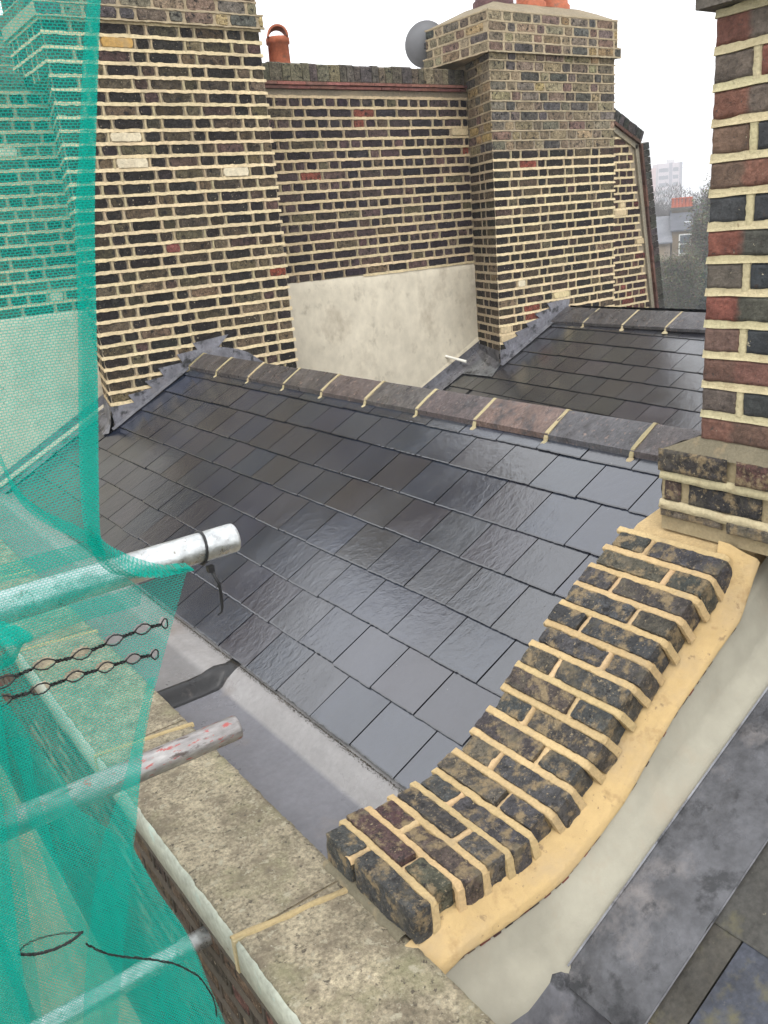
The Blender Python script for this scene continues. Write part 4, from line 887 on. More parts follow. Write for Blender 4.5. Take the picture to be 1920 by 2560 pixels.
GATH_B = [(0.3, 1.13, -0.375), (0.303, 1.13, -0.404), (0.314, 1.13, -0.427), (0.331, 1.13, -0.441), (0.357, 1.13, -0.449), (0.395, 1.13, -0.454), (0.432, 1.13, -0.46)]
LOW_R = [(0.428, 1.14, -0.463), (0.393, 1.14, -0.537), (0.367, 1.14, -0.588), (0.343, 1.14, -0.639), (0.319, 1.14, -0.705), (0.299, 1.14, -0.773), (0.282, 1.14, -0.83), (0.271, 1.14, -0.877), (0.295, 1.14, -0.98), (0.319, 1.14, -1.056), (0.334, 1.14, -1.125), (0.342, 1.14, -1.183), (0.351, 1.14, -1.243), (0.36, 1.14, -1.306), (0.368, 1.14, -1.387)]
LOW_L = [(0.134, 1.14, -0.456), (0.126, 1.14, -0.494), (0.12, 1.14, -0.521), (0.111, 1.14, -0.56), (0.101, 1.14, -0.604), (0.087, 1.14, -0.667), (0.076, 1.14, -0.719), (0.067, 1.14, -0.76), (0.051, 1.14, -0.829), (0.041, 1.14, -0.875), (0.032, 1.14, -0.919), (0.023, 1.14, -0.957), (0.015, 1.14, -0.995), (0.006, 1.14, -1.034), (-0.005, 1.14, -1.086)]
SEC_R = [(0.135, 1.12, -0.519), (0.153, 1.12, -0.578), (0.172, 1.12, -0.64), (0.192, 1.12, -0.702), (0.196, 1.12, -0.734), (0.204, 1.12, -0.757), (0.233, 1.12, -0.806), (0.265, 1.12, -0.867), (0.289, 1.12, -0.966), (0.313, 1.12, -1.041), (0.325, 1.12, -1.108), (0.333, 1.12, -1.165), (0.341, 1.12, -1.227), (0.349, 1.12, -1.288)]
F2_R = [(0.34, 1.1, -0.588), (0.315, 1.1, -0.65), (0.297, 1.1, -0.709), (0.281, 1.1, -0.771), (0.272, 1.1, -0.808), (0.253, 1.1, -0.87), (0.232, 1.1, -0.947), (0.211, 1.1, -1.025), (0.19, 1.1, -1.106), (0.175, 1.1, -1.16)]
F2_L = [(0.329, 1.1, -0.587), (0.304, 1.1, -0.645), (0.287, 1.1, -0.684), (0.267, 1.1, -0.729), (0.244, 1.1, -0.772), (0.221, 1.1, -0.809), (0.199, 1.1, -0.867), (0.176, 1.1, -0.941), (0.153, 1.1, -1.023), (0.129, 1.1, -1.124)]
F3_R = [(0.134, 1.09, -0.541), (0.127, 1.09, -0.622), (0.123, 1.09, -0.683), (0.116, 1.09, -0.743), (0.109, 1.09, -0.806), (0.102, 1.09, -0.871), (0.095, 1.09, -0.952), (0.08, 1.09, -1.076)]
F5_R = [(0.158, 1.105, -0.613), (0.154, 1.105, -0.675), (0.155, 1.105, -0.748), (0.161, 1.105, -0.834), (0.17, 1.105, -0.919), (0.173, 1.105, -0.965)]
F5_L = [(0.134, 1.105, -0.602), (0.138, 1.105, -0.667), (0.134, 1.105, -0.736), (0.141, 1.105, -0.822), (0.147, 1.105, -0.904), (0.159, 1.105, -0.948)]
KNOT = [(0.142, 1.08, -0.427), (0.164, 1.08, -0.436), (0.181, 1.08, -0.447), (0.19, 1.08, -0.462), (0.176, 1.08, -0.47), (0.163, 1.08, -0.485), (0.143, 1.08, -0.487), (0.127, 1.08, -0.494)]
KNOTC = [(0.15, 1.08, -0.457)]
EY1 = [(0.126, 1.136, -0.535), (0.146, 1.136, -0.534), (0.194, 1.136, -0.528), (0.251, 1.136, -0.532), (0.3, 1.136, -0.528), (0.342, 1.136, -0.526), (0.382, 1.136, -0.529)]
EY2 = [(0.119, 1.136, -0.564), (0.14, 1.136, -0.559), (0.187, 1.136, -0.561), (0.236, 1.136, -0.561), (0.284, 1.136, -0.564), (0.323, 1.136, -0.566), (0.36, 1.136, -0.572)]
CORD1 = [(0.078, 1.08, -0.907), (0.095, 1.08, -0.919), (0.118, 1.08, -0.927), (0.14, 1.08, -0.929), (0.162, 1.08, -0.924)]
CORD1b = [(0.078, 1.08, -0.907), (0.086, 1.08, -0.898), (0.108, 1.08, -0.899), (0.133, 1.08, -0.908), (0.162, 1.08, -0.924)]
CORD2 = [(0.163, 1.08, -0.946), (0.184, 1.08, -0.977), (0.209, 1.08, -1.002), (0.242, 1.08, -1.029), (0.276, 1.08, -1.061), (0.298, 1.08, -1.09), (0.314, 1.08, -1.118), (0.323, 1.08, -1.146), (0.329, 1.08, -1.175), (0.329, 1.08, -1.21)]
TIE = [(0.498, 1.19, -0.504), (0.496, 1.19, -0.521), (0.496, 1.19, -0.542), (0.495, 1.19, -0.559), (0.492, 1.19, -0.569), (0.485, 1.19, -0.572)]
MID_R = [(0.32, 1.165, -0.385), (0.321, 1.165, -0.413), (0.333, 1.165, -0.442), (0.352, 1.165, -0.462), (0.363, 1.165, -0.48), (0.358, 1.165, -0.501)]

# ------------------------------------------------------------------ scaffold tubes
def tube_thing(label, a, b, m, dents=1):
    a, b = Vector(a), Vector(b); t = thing('scaffold_tube', label, 'scaffold tube', tuple(a), 'scaffold tubes poking out over the parapet')
    g = G(); ax = (b-a).normalized(); L_ = (b-a).length; n = 30
    q = Vector((0, 0, 1)).rotation_difference(ax)
    def ring(r, h): return [a+q @ Vector((r*(1+0.004*noise.noise((math.cos(2*math.pi*k/36)*2, math.sin(2*math.pi*k/36)*2, h*9)))*math.cos(2*math.pi*k/36), r*math.sin(2*math.pi*k/36), h)) for k in range(37)]
    g.grid([ring(0.02415, L_*i/n) for i in range(n)]+[ring(0.02415, L_-0.006), ring(0.0236, L_-0.0015), ring(0.0222, L_), ring(0.0205, L_-0.001), ring(0.0202, L_-0.25)], (1, 1, 1), True)
    g.make('tube', m, t); return t
tube_thing('bright galvanised scaffold tube, uppermost, with a black cable tie round its open end', (-0.78, 1.225, -0.472), (0.548, 1.222, -0.464), M_GALV)
tube_thing('dull scaffold tube streaked with red paint, lying low over the stone coping', (-0.78, 1.39, -0.905), (0.566, 1.378, -0.905), M_GALVR)
tube_thing('short lower galvanised scaffold tube butting against the brick face under the coping', (-0.78, 1.69, -1.63), (0.532, 1.68, -1.628), M_GALV)
for y in (1.31, 1.80):
    t = thing('scaffold_pole', 'upright galvanised scaffold pole outside the parapet, behind the netting', 'scaffold pole', (-0.72, y, -10)); put(t, group='upright scaffold poles')
    g = G(); g.tube([(-0.72, y, -10.0), (-0.72, y, 2.6)], 0.02415, 20); g.make('pole', M_GALV, t)
for i, x in enumerate((-0.62, -0.36, -0.10, 0.155)):
    bd = thing('scaffold_board', 'mossy timber scaffold board beside the parapet wall, %s' % ('farthest from the wall', 'third from the wall', 'second from the wall', 'closest to the wall')[i], 'scaffold board', (x, 1.5, -2.1), 'scaffold boards along the wall')
    g = G(); g.box((x, -1.5, -2.06-0.004*i), (x+0.225, 5.9, -2.02-0.004*i)); g.make('board', M_WOOD, bd)
# cable tie
ct = thing('cable_tie', 'black plastic cable tie round the uppermost scaffold tube with its tail hanging down', 'cable tie', (0.47, 1.2, -0.7))
g = G(); xc = 0.487; g.tube([(xc+0.004*math.sin(k/20*2*math.pi), 1.2225+0.0262*math.cos(k/20*2*math.pi), -0.465+0.0262*math.sin(k/20*2*math.pi)) for k in range(21)], 0.0024, 8, caps=False); g.make('strap', M_BLACK, ct)
g = G(); g.box((xc-0.005, 1.190, -0.498), (xc+0.005, 1.200, -0.488)); g.make('lock_head', M_BLACK, ct)
tl = [(xc, 1.196, -0.492)]+[(x, 1.19, z) for x, y, z in TIE[1:]]
g = G(); g.tube(tl, [0.0027, 0.0026, 0.0025, 0.0024, 0.0020, 0.0012], 8); g.make('tail', M_BLACK, ct)

# ------------------------------------------------------------------ green debris netting
net = thing('debris_netting', 'torn translucent green debris netting hanging from the scaffold in overlapping folds', 'netting', (0.1, 1.15, -2.0))
def resamp(P, n):
    P = [Vector(p) for p in P]; c = [0]
    for a, b in zip(P[:-1], P[1:]): c.append(c[-1]+(b-a).length)
    out = []
    for i in range(n+1):
        s = c[-1]*i/n; k = 0
        while k < len(c)-2 and c[k+1] < s: k += 1
        t = (s-c[k])/max(1e-9, c[k+1]-c[k]); p0, p1, p2, p3 = P[max(0, k-1)], P[k], P[k+1], P[min(len(P)-1, k+2)]
        out.append(0.5*((2*p1)+(p2-p0)*t+(2*p0-5*p1+4*p2-p3)*t*t+(3*p1-p0-3*p2+p3)*t**3))
    return out
def sheet(name, Lc, Rc, n=80, m=40, amp=0.006, fr=14, m_=None, holes=None, parent=None, seed=0, dy=0.0, pin=0.0, vfold=0.3):
    A, B = resamp(Lc, n), resamp(Rc, n); vs = []; uv = []; fs = []
    for i in range(n+1):
        for j in range(m+1):
            t = j/m; p = A[i].lerp(B[i], t)
            f = amp*(math.sin((p.x+p.z*vfold)*fr*3+seed)*0.5+noise.noise((p.x*fr, p.z*fr*0.35, seed))+0.4*noise.noise((p.x*fr*2.7, p.z*fr, seed+4)))
            vs.append((p.x+f*0.3, p.y+f+dy, p.z+f*0.15)); uv.append((p.x, p.z))
    for i in range(n):
        for j in range(m):
            if holes:
                c = (Vector(vs[i*(m+1)+j])+Vector(vs[(i+1)*(m+1)+j+1]))/2
                if holes(c): continue
            fs.append((i*(m+1)+j, i*(m+1)+j+1, (i+1)*(m+1)+j+1, (i+1)*(m+1)+j))
    me = bpy.data.meshes.new(name); me.from_pydata(vs, [], fs); u = me.uv_layers.new(name='UVMap')
    for l in me.loops: u.data[l.index].uv = uv[l.vertex_index]
    me.polygons.foreach_set('use_smooth', [True]*len(fs)); me.update(); me.materials.append(m_ or M_NET)
    o = bpy.data.objects.new(name, me); S.collection.objects.link(o); o.parent = parent or net
    o.location = -net.location if not parent else (0, 0, 0)
    return o
def sh(P, dx=0, dy=0, dz=0): return [(x+dx, y+dy, z+dz) for x, y, z in P]
# upper hanging sheet with a doubled hem down its free edge
up_L = [(-0.80, y, z) for x, y, z in HEM_L]; up = sheet('net_panel', up_L, HEM_R, 140, 60, 0.006, 9, seed=1)
sheet('hem', HEM_L, HEM_R, 140, 8, 0.003, 16, M_NETD, seed=2, dy=-0.006)
sheet('hem_lining', sh(HEM_L, 0.004), sh(HEM_R, -0.001), 140, 8, 0.003, 12, M_NET, seed=5, dy=-0.010)
sheet('net_panel', [(-0.80, y, z) for x, y, z in MID_R], MID_R, 30, 60, 0.004, 12, seed=23)
# slack fold crossing behind the tube
sheet('fold', sh(ARC, 0, 0, -0.012), sh(ARC, 0, -0.004, 0.010), 60, 6, 0.003, 16, M_NETD, seed=3)
# gathered part twisted round the tube
ga, gb_ = resamp(GATH_T, 50), resamp(GATH_B, 50)
mid = [(a+b)/2+Vector((0, -0.030*math.sin(math.pi*min(1, i/50*1.15))-0.006, 0)) for i, (a, b) in enumerate(zip(ga, gb_))]
ga = [a+Vector((0, 0.030, 0)) for a in ga]; gb_ = [a+Vector((0, 0.02, 0)) for a in gb_]
sheet('gather', ga, mid, 60, 10, 0.004, 30, M_NETD, seed=7); sheet('gather', mid, gb_, 60, 10, 0.004, 26, M_NETD, seed=8)
sheet('gather', sh(ga, 0, -0.02, -0.004), sh(gb_, 0, -0.03, 0.006), 60, 10, 0.006, 22, M_NET, seed=9)
# eyelet tapes: rows of lens-shaped openings edged with black stitching
eyes = []
def tape(C, lens):
    P = resamp(C, 240); g = G(); c = [0]
    for a, b in zip(P[:-1], P[1:]): c.append(c[-1]+(b-a).length)
    def at(s):
        s = max(0, min(c[-1]-1e-6, s)); k = 0
        while c[k+1] < s: k += 1
        t = (s-c[k])/(c[k+1]-c[k]); d = (P[k+1]-P[k]).normalized(); return P[k].lerp(P[k+1], t), d, Vector((-d.z, 0, d.x))
    s = 0.008
    while s < c[-1]:
        f_ = s/c[-1]; pitch_ = lens[0]*(1-0.36*f_); ll = lens[1]*(1-0.30*f_); hh = lens[2]
        e = min(s+ll, c[-1]+0.002); pm, d, n = at((s+e)/2); eyes.append((pm.copy(), d.copy(), n.copy(), (e-s)/2, hh))
        for rep in range(2):
            for sg in (1, -1):
                pts = []
                for k in range(15):
                    t = k/14; p, d, n = at(s+(e-s)*t); o = hh*math.sin(math.pi*t)**0.75*sg+random.uniform(-0.0006, 0.0006); pts.append(p+n*o+Vector((0, -0.004, 0)))
                g.tube(pts, 0.0008+0.0003*rep, 5)
        # twisted stitching between the openings
        a_, b_ = e, min(s+pitch_, c[-1]); nn = 34; 
        for ph in (0, 1.7, 3.3):
            pts = []
            for k in range(nn+1):
                t = k/nn; p, d, n = at(a_+(b_-a_)*t); w = 0.0022+0.0007*math.sin(k*2.1+ph)
                pts.append(p+n*(w*math.sin(k*1.35+ph))+d*(0.0012*math.cos(k*1.35+ph))+Vector((0, -0.004+0.001*math.cos(k+ph), 0)))
            if b_-a_ > 0.004: g.tube(pts, 0.0007, 4, caps=False)
        s += pitch_
    return g
random.seed(41)
g1 = tape(EY1, (0.057, 0.0325, 0.0075)); g2 = tape(EY2, (0.053, 0.030, 0.0075))
g1.make('eyelet_tape', M_BLACK, net); g2.make('eyelet_tape', M_BLACK, net)
def in_eye(c):
    for p, d, n, hl, hh in eyes:
        v = c-p; a = v.dot(d)/hl
        if abs(a) < 1 and abs(v.dot(n)) < hh*(1-a*a)**0.6: return True
    return False
LL = [(-0.80, y, z) for x, y, z in LOW_L]
top_l = LOW_L[:6]; top_r = LOW_R[:6]
sheet('net_panel', LOW_L, LOW_R, 420, 170, 0.004, 12, seed=11, holes=in_eye)
sheet('net_panel', [(-0.80, y, z) for x, y, z in LOW_L], LOW_L, 80, 40, 0.010, 8, seed=12)
sec_l = [(-0.75, 1.12, z) for x, y, z in SEC_R]
sheet('fold', sec_l, SEC_R, 120, 60, 0.006, 10, seed=13)
sheet('fold', F2_L, F2_R, 120, 14, 0.004, 18, seed=14)
sheet('fold', [(-0.7, y, z) for x, y, z in F3_R], F3_R, 100, 40, 0.010, 14, M_NET, seed=15)
sheet('fold', [(-0.7, y-0.02, z) for x, y, z in F3_R], sh(F3_R, -0.02, -0.02), 100, 40, 0.010, 14, M_NETD, seed=19)
sheet('fold', F5_L, F5_R, 60, 10, 0.005, 22, seed=16)
kn = [Vector(p) for p in KNOT]; cc = Vector(KNOTC[0])+Vector((0, -0.02, 0))
sheet('knot', KNOT, [tuple(cc.lerp(p, 0.15)) for p in kn], 60, 20, 0.012, 40, M_NETD, seed=17); sheet('knot', sh(KNOT, -0.003, -0.01, 0.003), [tuple(cc.lerp(p, 0.3)+Vector((0, -0.02, 0))) for p in kn], 60, 20, 0.012, 30, M_NETD, seed=18)
random.seed(43)
def fray(C, r, n=90, k=3):
    P = resamp(C, n); g = G()
    for q in range(k):
        g.tube([p+Vector((random.uniform(-.0012, .0012), random.uniform(-.0012, .0012), random.uniform(-.0012, .0012)+0.001*math.sin(i*0.9+q*2))) for i, p in enumerate(P)], r, 5)
    return g
g = fray(CORD1, 0.0013, 60, 4); g.make('tie_cord', M_BLACK, net); g = fray(CORD1b, 0.0005, 60, 2); g.make('tie_cord', M_BLACK, net)
g = fray(CORD2, 0.0008, 120, 3); g.make('tie_cord', M_BLACK, net)

# ------------------------------------------------------------------ things above the far wall
def pot(label, x, y, z, r, h, hood):
    t = thing('chimney_pot', label, 'chimney pot', (x, y, z)); g = G()
    g.lathe((x, y, z), [(r*1.1, 0), (r*1.06, 0.3), (r, h-0.055), (r*1.14, h-0.05), (r*1.14, h-0.012), (r*1.06, h), (r*0.86, h), (r*0.84, h-0.3)], 32); g.make('pot_body', M_TERRA, t)
    if hood:
        g = G(); A_ = Vector((0.45, 0.89, 0)); B_ = Vector((0.89, -0.45, 0)); c0 = Vector((x, y, z+h-0.004))
        def arc(rr, q): return [c0+A_*q+B_*(math.cos(math.pi*k/16)*rr)+Z3*(math.sin(math.pi*k/16)*rr) for k in range(17)]
        for rr in (r*1.02, r*0.84): g.grid([arc(rr, q) for q in (-r*1.02, -r*0.4, r*0.4, r*1.02)], (1, 1, 1), True)
        for q in (-r*1.02, r*1.02): g.grid([arc(r*1.02, q), arc(r*0.84, q)], (1, 1, 1), False)
        g.make('hood', M_TERRA, t)
fs = thing('chimney_stack', 'chimney stack hidden behind the party wall coping, carrying the hooded terracotta pot', 'chimney stack', (4.1, 7.3, -3))
g = G(); g.box((3.2, 6.85, -3), (4.6, 7.45, 0.98)); g.make('stack_body', M_DARKBR, fs)
pot('orange terracotta chimney pot with an open half-round hood above the party wall coping', 4.203, 7.02, 0.98, 0.088, 0.59, True)
pot('rolled-rim terracotta chimney pot mostly hidden behind the left chimney stack', 3.915, 7.05, 0.98, 0.10, 0.66, False)
# far red chimney at the left edge, seen through the netting
fc = thing('chimney_stack', 'reddish brown chimney stack at the far left edge, seen through the green netting', 'chimney stack', (2.15, 9.4, -3))
gb, gm = G(), G(); g = G(); g.box((1.7, 9.0, -3), (2.555, 10.0, 2.03), (0.14, 0.10, 0.07)); g.box((1.66, 8.96, 1.93), (2.59, 10.04, 2.06), (0.16, 0.10, 0.07)); g.make('stack_core', M_MORTAR, fc)
brickface(gb, gm, (1.7, 8.994, 0), X3, 0.855, 0.9, 1.92, -Y3, 0.9, pal=[(5, (0.20, 0.085, 0.06)), (3, (0.13, 0.08, 0.06)), (1, (0.06, 0.05, 0.05))], old=T_); gb.make('brickwork', M_BRICK, fc); gm.make('pointing', M_MORTAR, fc)
g = G(); g.lathe((2.1, 9.5, 2.06), [(0.16, 0), (0.13, 0.3), (0.15, 0.32), (0.15, 0.36), (0.1, 0.36)], 24); g.make('chimney_pot', M_TERRA, fc)
# satellite dish behind the corbelled cap
ds = thing('satellite_dish', 'grey satellite dish seen from behind, beside the corbelled chimney cap', 'satellite dish', (5.33, 6.5, 1.2))
c = Vector((5.345, 6.42, 1.442)); axd = Vector((0.40, 0.86, 0.32)).normalized(); g = G()
g.lathe(c, [(0.001, 0), (0.05, 0.003), (0.10, 0.012), (0.145, 0.026), (0.183, 0.042), (0.187, 0.042), (0.187, 0.048), (0.182, 0.050), (0.144, 0.033), (0.1, 0.019), (0.001, 0.007)], 48, axis=axd); g.make('dish', M_DISH, ds)
g = G(); e = Vector((5.318, 6.36, 1.415)); g.obox(e+Vector((-0.03, -0.02, -0.01)), (0.06, 0, 0), (0, 0.05, 0), (0, 0, 0.045)); g.tube([e, e+Vector((0.02, -0.03, -0.06)), e+Vector((0.03, -0.02, -0.22))], 0.016, 10); g.make('bracket', M_BLACK, ds)
g = G()
for k in range(5): g.tube([e+Vector((-0.02+0.012*k, -0.03, 0.03)), e+Vector((0.0+0.014*k, -0.055, 0.0)), e+Vector((-0.01+0.012*k, -0.05, -0.08)), e+Vector((0.015, -0.03, -0.16)), e+Vector((0.03, -0.02, -0.24))], 0.0035, 6)
g.make('cable', M_BLACK, ds)
g = G(); g.tube([c+axd*0.0+Vector((0, 0, -0.17)), c+axd*0.24+Vector((0, 0, -0.15))], 0.008, 8); g.lathe(c+axd*0.22+Vector((0, 0, -0.15)), [(0.0, 0), (0.02, 0.0), (0.022, 0.05), (0, 0.05)], 14, axis=-axd); g.make('feed_arm', M_DISH, ds)

# ------------------------------------------------------------------ the distance
g = G(); n = 40
rows = [[(-80+530*i/n, -80+530*j/n, -10.5) for i in range(n+1)] for j in range(n+1)]; g.grid(rows); put(g.make('ground', M_GROUND), kind='structure')
# own house walls down to the ground, so the roofs stand on something
hs_ = thing('terraced_house', 'body of the brick terraced house below its slate roofs and parapet', 'house', (4, 2.5, -10.5))
g = G(); g.box((0.55, -2.5, -10.5), (8.0, 6.05, -2.55), (0.10, 0.075, 0.05)); g.make('house_wall', M_FAR, hs_)
def house(label, O, ang, w, d, hw, hr, wallc, roofc, wins, extra=None, group=None):
    """O: front-left foot; walls hw high, gable ridge hr higher running along the front"""
    t = thing('house', label, 'house', O); put(t, group=group); ca, sa = math.cos(ang), math.sin(ang); O = Vector(O)
    def P(u, v, z): return O+Vector((ca*u-sa*v, sa*u+ca*v, z))
    def bx(g, a, b, c):
        g.add([P(a[0], a[1], a[2]), P(b[0], a[1], a[2]), P(b[0], b[1], a[2]), P(a[0], b[1], a[2]), P(a[0], a[1], b[2]), P(b[0], a[1], b[2]), P(b[0], b[1], b[2]), P(a[0], b[1], b[2])],
              [(0,3,2,1),(4,5,6,7),(0,1,5,4),(1,2,6,5),(2,3,7,6),(3,0,4,7)], c)
    g = G(); bx(g, (0, 0, 0), (w, d, hw), wallc); g.add([P(0, 0, hw), P(0, d, hw), P(0, d/2, hw+hr), P(w, 0, hw), P(w, d, hw), P(w, d/2, hw+hr)], [(0, 1, 2), (3, 5, 4)], wallc); g.make('wall', M_FAR, t)
    g = G(); th = 0.12; ov = 0.25; ev = hr/(d/2)*ov
    for s in (0, 1):
        y0_, y1_ = (-ov, d/2) if s == 0 else (d+ov, d/2)
        g.add([P(-.15, y0_, hw-ev+.04), P(w+.15, y0_, hw-ev+.04), P(w+.15, y1_, hw+hr+.04), P(-.15, y1_, hw+hr+.04), P(-.15, y0_, hw-ev+.04+th), P(w+.15, y0_, hw-ev+.04+th), P(w+.15, y1_, hw+hr+.04+th), P(-.15, y1_, hw+hr+.04+th)],
              [(0,3,2,1),(4,5,6,7),(0,1,5,4),(1,2,6,5),(2,3,7,6),(3,0,4,7)], roofc)
    rf = g.make('roof', M_FAR, t)
    for (u, z, ww, hh) in wins:
        g = G(); bx(g, (u-0.1, -0.05, z-0.1), (u+ww+0.1, 0.02, z+hh+0.1), (0.75, 0.75, 0.72)); wn = g.make('window', M_FAR, t)
        g = G(); bx(g, (u, -0.06, z), (u+ww, -0.052, z+hh*0.49), (1, 1, 1)); bx(g, (u, -0.06, z+hh*0.53), (u+ww, -0.052, z+hh), (1, 1, 1)); g.make('pane', M_GLASS, wn)
        g = G(); bx(g, (u-0.16, -0.16, z-0.2), (u+ww+0.16, 0.0, z-0.1), (0.7, 0.7, 0.66)); g.make('sill', M_FAR, wn)
    return t, P, bx, rf
BR = (0.21, 0.16, 0.10); SL = (0.10, 0.105, 0.12)
h1, P, bx, rf = house('yellow brick terraced house with white sash windows and a row of orange pots', (64.8, 46.9, -10.5), R(-52), 7.2, 5, 8.0, 1.5, BR, SL, [(0.65, 6.1, 0.8, 1.45), (3.4, 6.1, 0.8, 1.45), (0.65, 2.4, 0.9, 1.7), (3.4, 2.4, 0.9, 1.7)])
g = G(); bx(g, (0.0, 2.0, 8.4), (1.7, 3.0, 9.55), (0.17, 0.14, 0.10)); bx(g, (-0.12, 1.85, 9.55), (1.82, 3.15, 9.8), (0.09, 0.085, 0.07)); cs = g.make('chimney', M_FAR, h1)
for k in range(6): g = G(); g.lathe(P(0.12+k*0.29, 2.5, 9.8), [(0.15, 0), (0.125, 0.68), (0.15, 0.70), (0.15, 0.78), (0.09, 0.78)], 12, (0.5, 0.13, 0.07)); g.make('chimney_pot', M_FAR, cs)
g = G(); bx(g, (1.0, 0.6, 8.42), (1.7, 1.1, 8.62), (0.7, 0.72, 0.75)); g.make('skylight', M_FAR, rf)
h2, P, bx, rf = house('brick rear wing with a pale slate roof and rooflight, left of the yellow brick house', (60.8, 50.8, -10.5), R(-50), 5.4, 6.5, 7.1, 1.9, (0.22, 0.17, 0.11), (0.17, 0.175, 0.19), [(3.3, 4.2, 0.9, 1.7), (0.8, 4.2, 0.9, 1.7)])
g = G(); bx(g, (2.2, 0.8, 7.5), (4.0, 1.5, 7.8), (0.75, 0.78, 0.8)); g.make('skylight', M_FAR, rf)
for i, (u, v, a, lab) in enumerate(((86, 30, -52, 'brick house with a dark roof hidden behind the near chimney'), (95, 14, -50, 'pale brick house farthest right behind the near chimney'), (44, 66, -52, 'brick house behind the corbelled chimney stack'))):
    house(lab, (u, v, -10.5), R(a), 9, 7, 7.2, 2.8, jit(BR, .2), jit(SL, .2), [(1.5, 4.9, 1.1, 1.7), (5.5, 4.9, 1.1, 1.7), (1.5, 1.3, 1.1, 1.9), (5.5, 1.3, 1.1, 1.9)])
# tower block
tw = thing('tower_block', 'pale pink and white tower block fading into the mist above the trees', 'tower block', (322, 236, -10.5))
dv = Vector((0.77, -0.63, 0)).normalized(); dn = Vector((-dv.y, dv.x, 0)); o = Vector((317.5, 243.5, -10.5))
def tb(g, a, b, c, z0=0, z1=27.0, y0=0, y1=9): g.obox(o+dv*a+dn*y0+Z3*z0, dv*(b-a), dn*(y1-y0), Z3*(z1-z0), c)
g = G(); tb(g, 0, 4.2, (0.50, 0.30, 0.28), 0, 23.4); tb(g, 5.0, 15, (0.50, 0.42, 0.44), 0, 24.9); tb(g, 4.2, 5.0, (0.45, 0.42, 0.42), 0, 22.8, 1, 8); g.make('walls', M_FAR, tw)
g = G()
for k in range(8): tb(g, 5.4, 9.3, (0.10, 0.10, 0.13), 1.2+2.9*k, 2.7+2.9*k, -0.15, 0.0); tb(g, 11.2, 13.4, (0.10, 0.10, 0.13), 1.2+2.9*k, 2.7+2.9*k, -0.15, 0.0)
tb(g, 9.6, 10.9, (0.20, 0.18, 0.22), 0, 24.9, -0.2, 0); tb(g, 13.8, 15.0, (0.22, 0.20, 0.24), 0, 24.9, -0.2, 0); g.make('windows', M_FAR, tw)
g = G(); tb(g, 10, 12.5, (0.5, 0.48, 0.48), 24.9, 26.3, 3, 6); g.make('roof_plant', M_FAR, tw)
# trees
def tree(name, label, cat, base, h, spread, seed, leafcol=None, barkcol=(0.09, 0.075, 0.06), density=1.0, leafsz=0.16, levels=4, tr=0.02, group=None, stems=1, trunkcol=None):
    rnd = random.Random(seed); t = thing(name, label, cat, base); put(t, group=group)
    g = G(); gl = G(); B = Vector(base); gt = G()
    def seg(p, q, r0, r1, tgt, c):
        n = 4 if r0 < 0.08 else 6; d = (q-p).normalized(); a = d.cross(Vector((0.3, 0.5, 0.8))).normalized(); b = d.cross(a); vs = []
        for P_, r in ((p, r0), (q, r1)):
            for k in range(n): vs.append(P_+(a*math.cos(2*math.pi*k/n)+b*math.sin(2*math.pi*k/n))*r)
        tgt.add(vs, [(k, (k+1) % n, (k+1) % n+n, k+n) for k in range(n)], c, True)
    def grow(p, d, L_, r, lev):
        k = 3; q = p
        for i in range(k):
            d2 = (d+Vector((rnd.uniform(-.16, .16), rnd.uniform(-.16, .16), rnd.uniform(-.05, .14)))).normalized(); q2 = q+d2*L_/k
            seg(q, q2, r*(1-0.25*i/k), r*(1-0.25*(i+1)/k), gt if lev == levels else g, (trunkcol or barkcol) if lev >= levels-0 else barkcol); q = q2; d = d2
            if lev > 0 and (i > 0 or lev < levels):
                for _ in range(2 if lev > 1 else 3):
                    an = rnd.uniform(0, 2*math.pi); sp_ = rnd.uniform(0.5, 1.0)*spread
                    side = Vector((math.cos(an), math.sin(an), 0)); nd = (d*(1-0.35*sp_)+side*0.75*sp_+Vector((0, 0, 0.10))).normalized()
                    grow(q, nd, L_*rnd.uniform(0.5, 0.72), r*0.48, lev-1)
            if leafcol and lev <= 1:
                for _ in range(int(5*density)):
                    c = q+Vector((rnd.gauss(0, .30), rnd.gauss(0, .30), rnd.gauss(0, .25)))*(h/10); a = Vector((rnd.uniform(-1, 1), rnd.uniform(-1, 1), rnd.uniform(-1, 1))).normalized(); b = a.cross(Vector((rnd.uniform(-1, 1), rnd.uniform(-1, 1), 1))).normalized(); s = leafsz*rnd.uniform(0.5, 1.2)
                    gl.add([c-a*s, c+b*s*.6, c+a*s, c-b*s*.6], [(0, 1, 2, 3)], tuple(x*rnd.uniform(0.6, 1.5) for x in leafcol))
        if lev > 0: grow(q, d, L_*0.62, r*0.62, lev-1)
    for s in range(stems):
        a = s*2.4; off_ = Vector((math.cos(a), math.sin(a), 0))*0.25*(stems > 1)
        grow(B+off_, (Vector((0, 0, 1))+off_*0.12).normalized(), h*0.42, h*tr, levels)
    gt.make('trunk', M_BARK, t)
    cr_ = g.make('crown', M_BARK, t)
    if leafcol: gl.make('foliage', M_LEAF, cr_, fix=False)
    return t
def along(px_ratio, dist, z=-10.5):      # bearing from the house as x/y ratio
    v = Vector((px_ratio, 1, 0)).normalized()*dist; return (v.x, v.y, z)
tree('birch_tree', 'slender birch with two white trunks in front of the yellow brick house', 'tree', along(1.412, 58), 7.0, 0.5, 3, leafcol=(0.075, 0.075, 0.028), barkcol=(0.16, 0.13, 0.11), trunkcol=(0.62, 0.58, 0.50), density=0.4, stems=2, tr=0.012, leafsz=0.07)
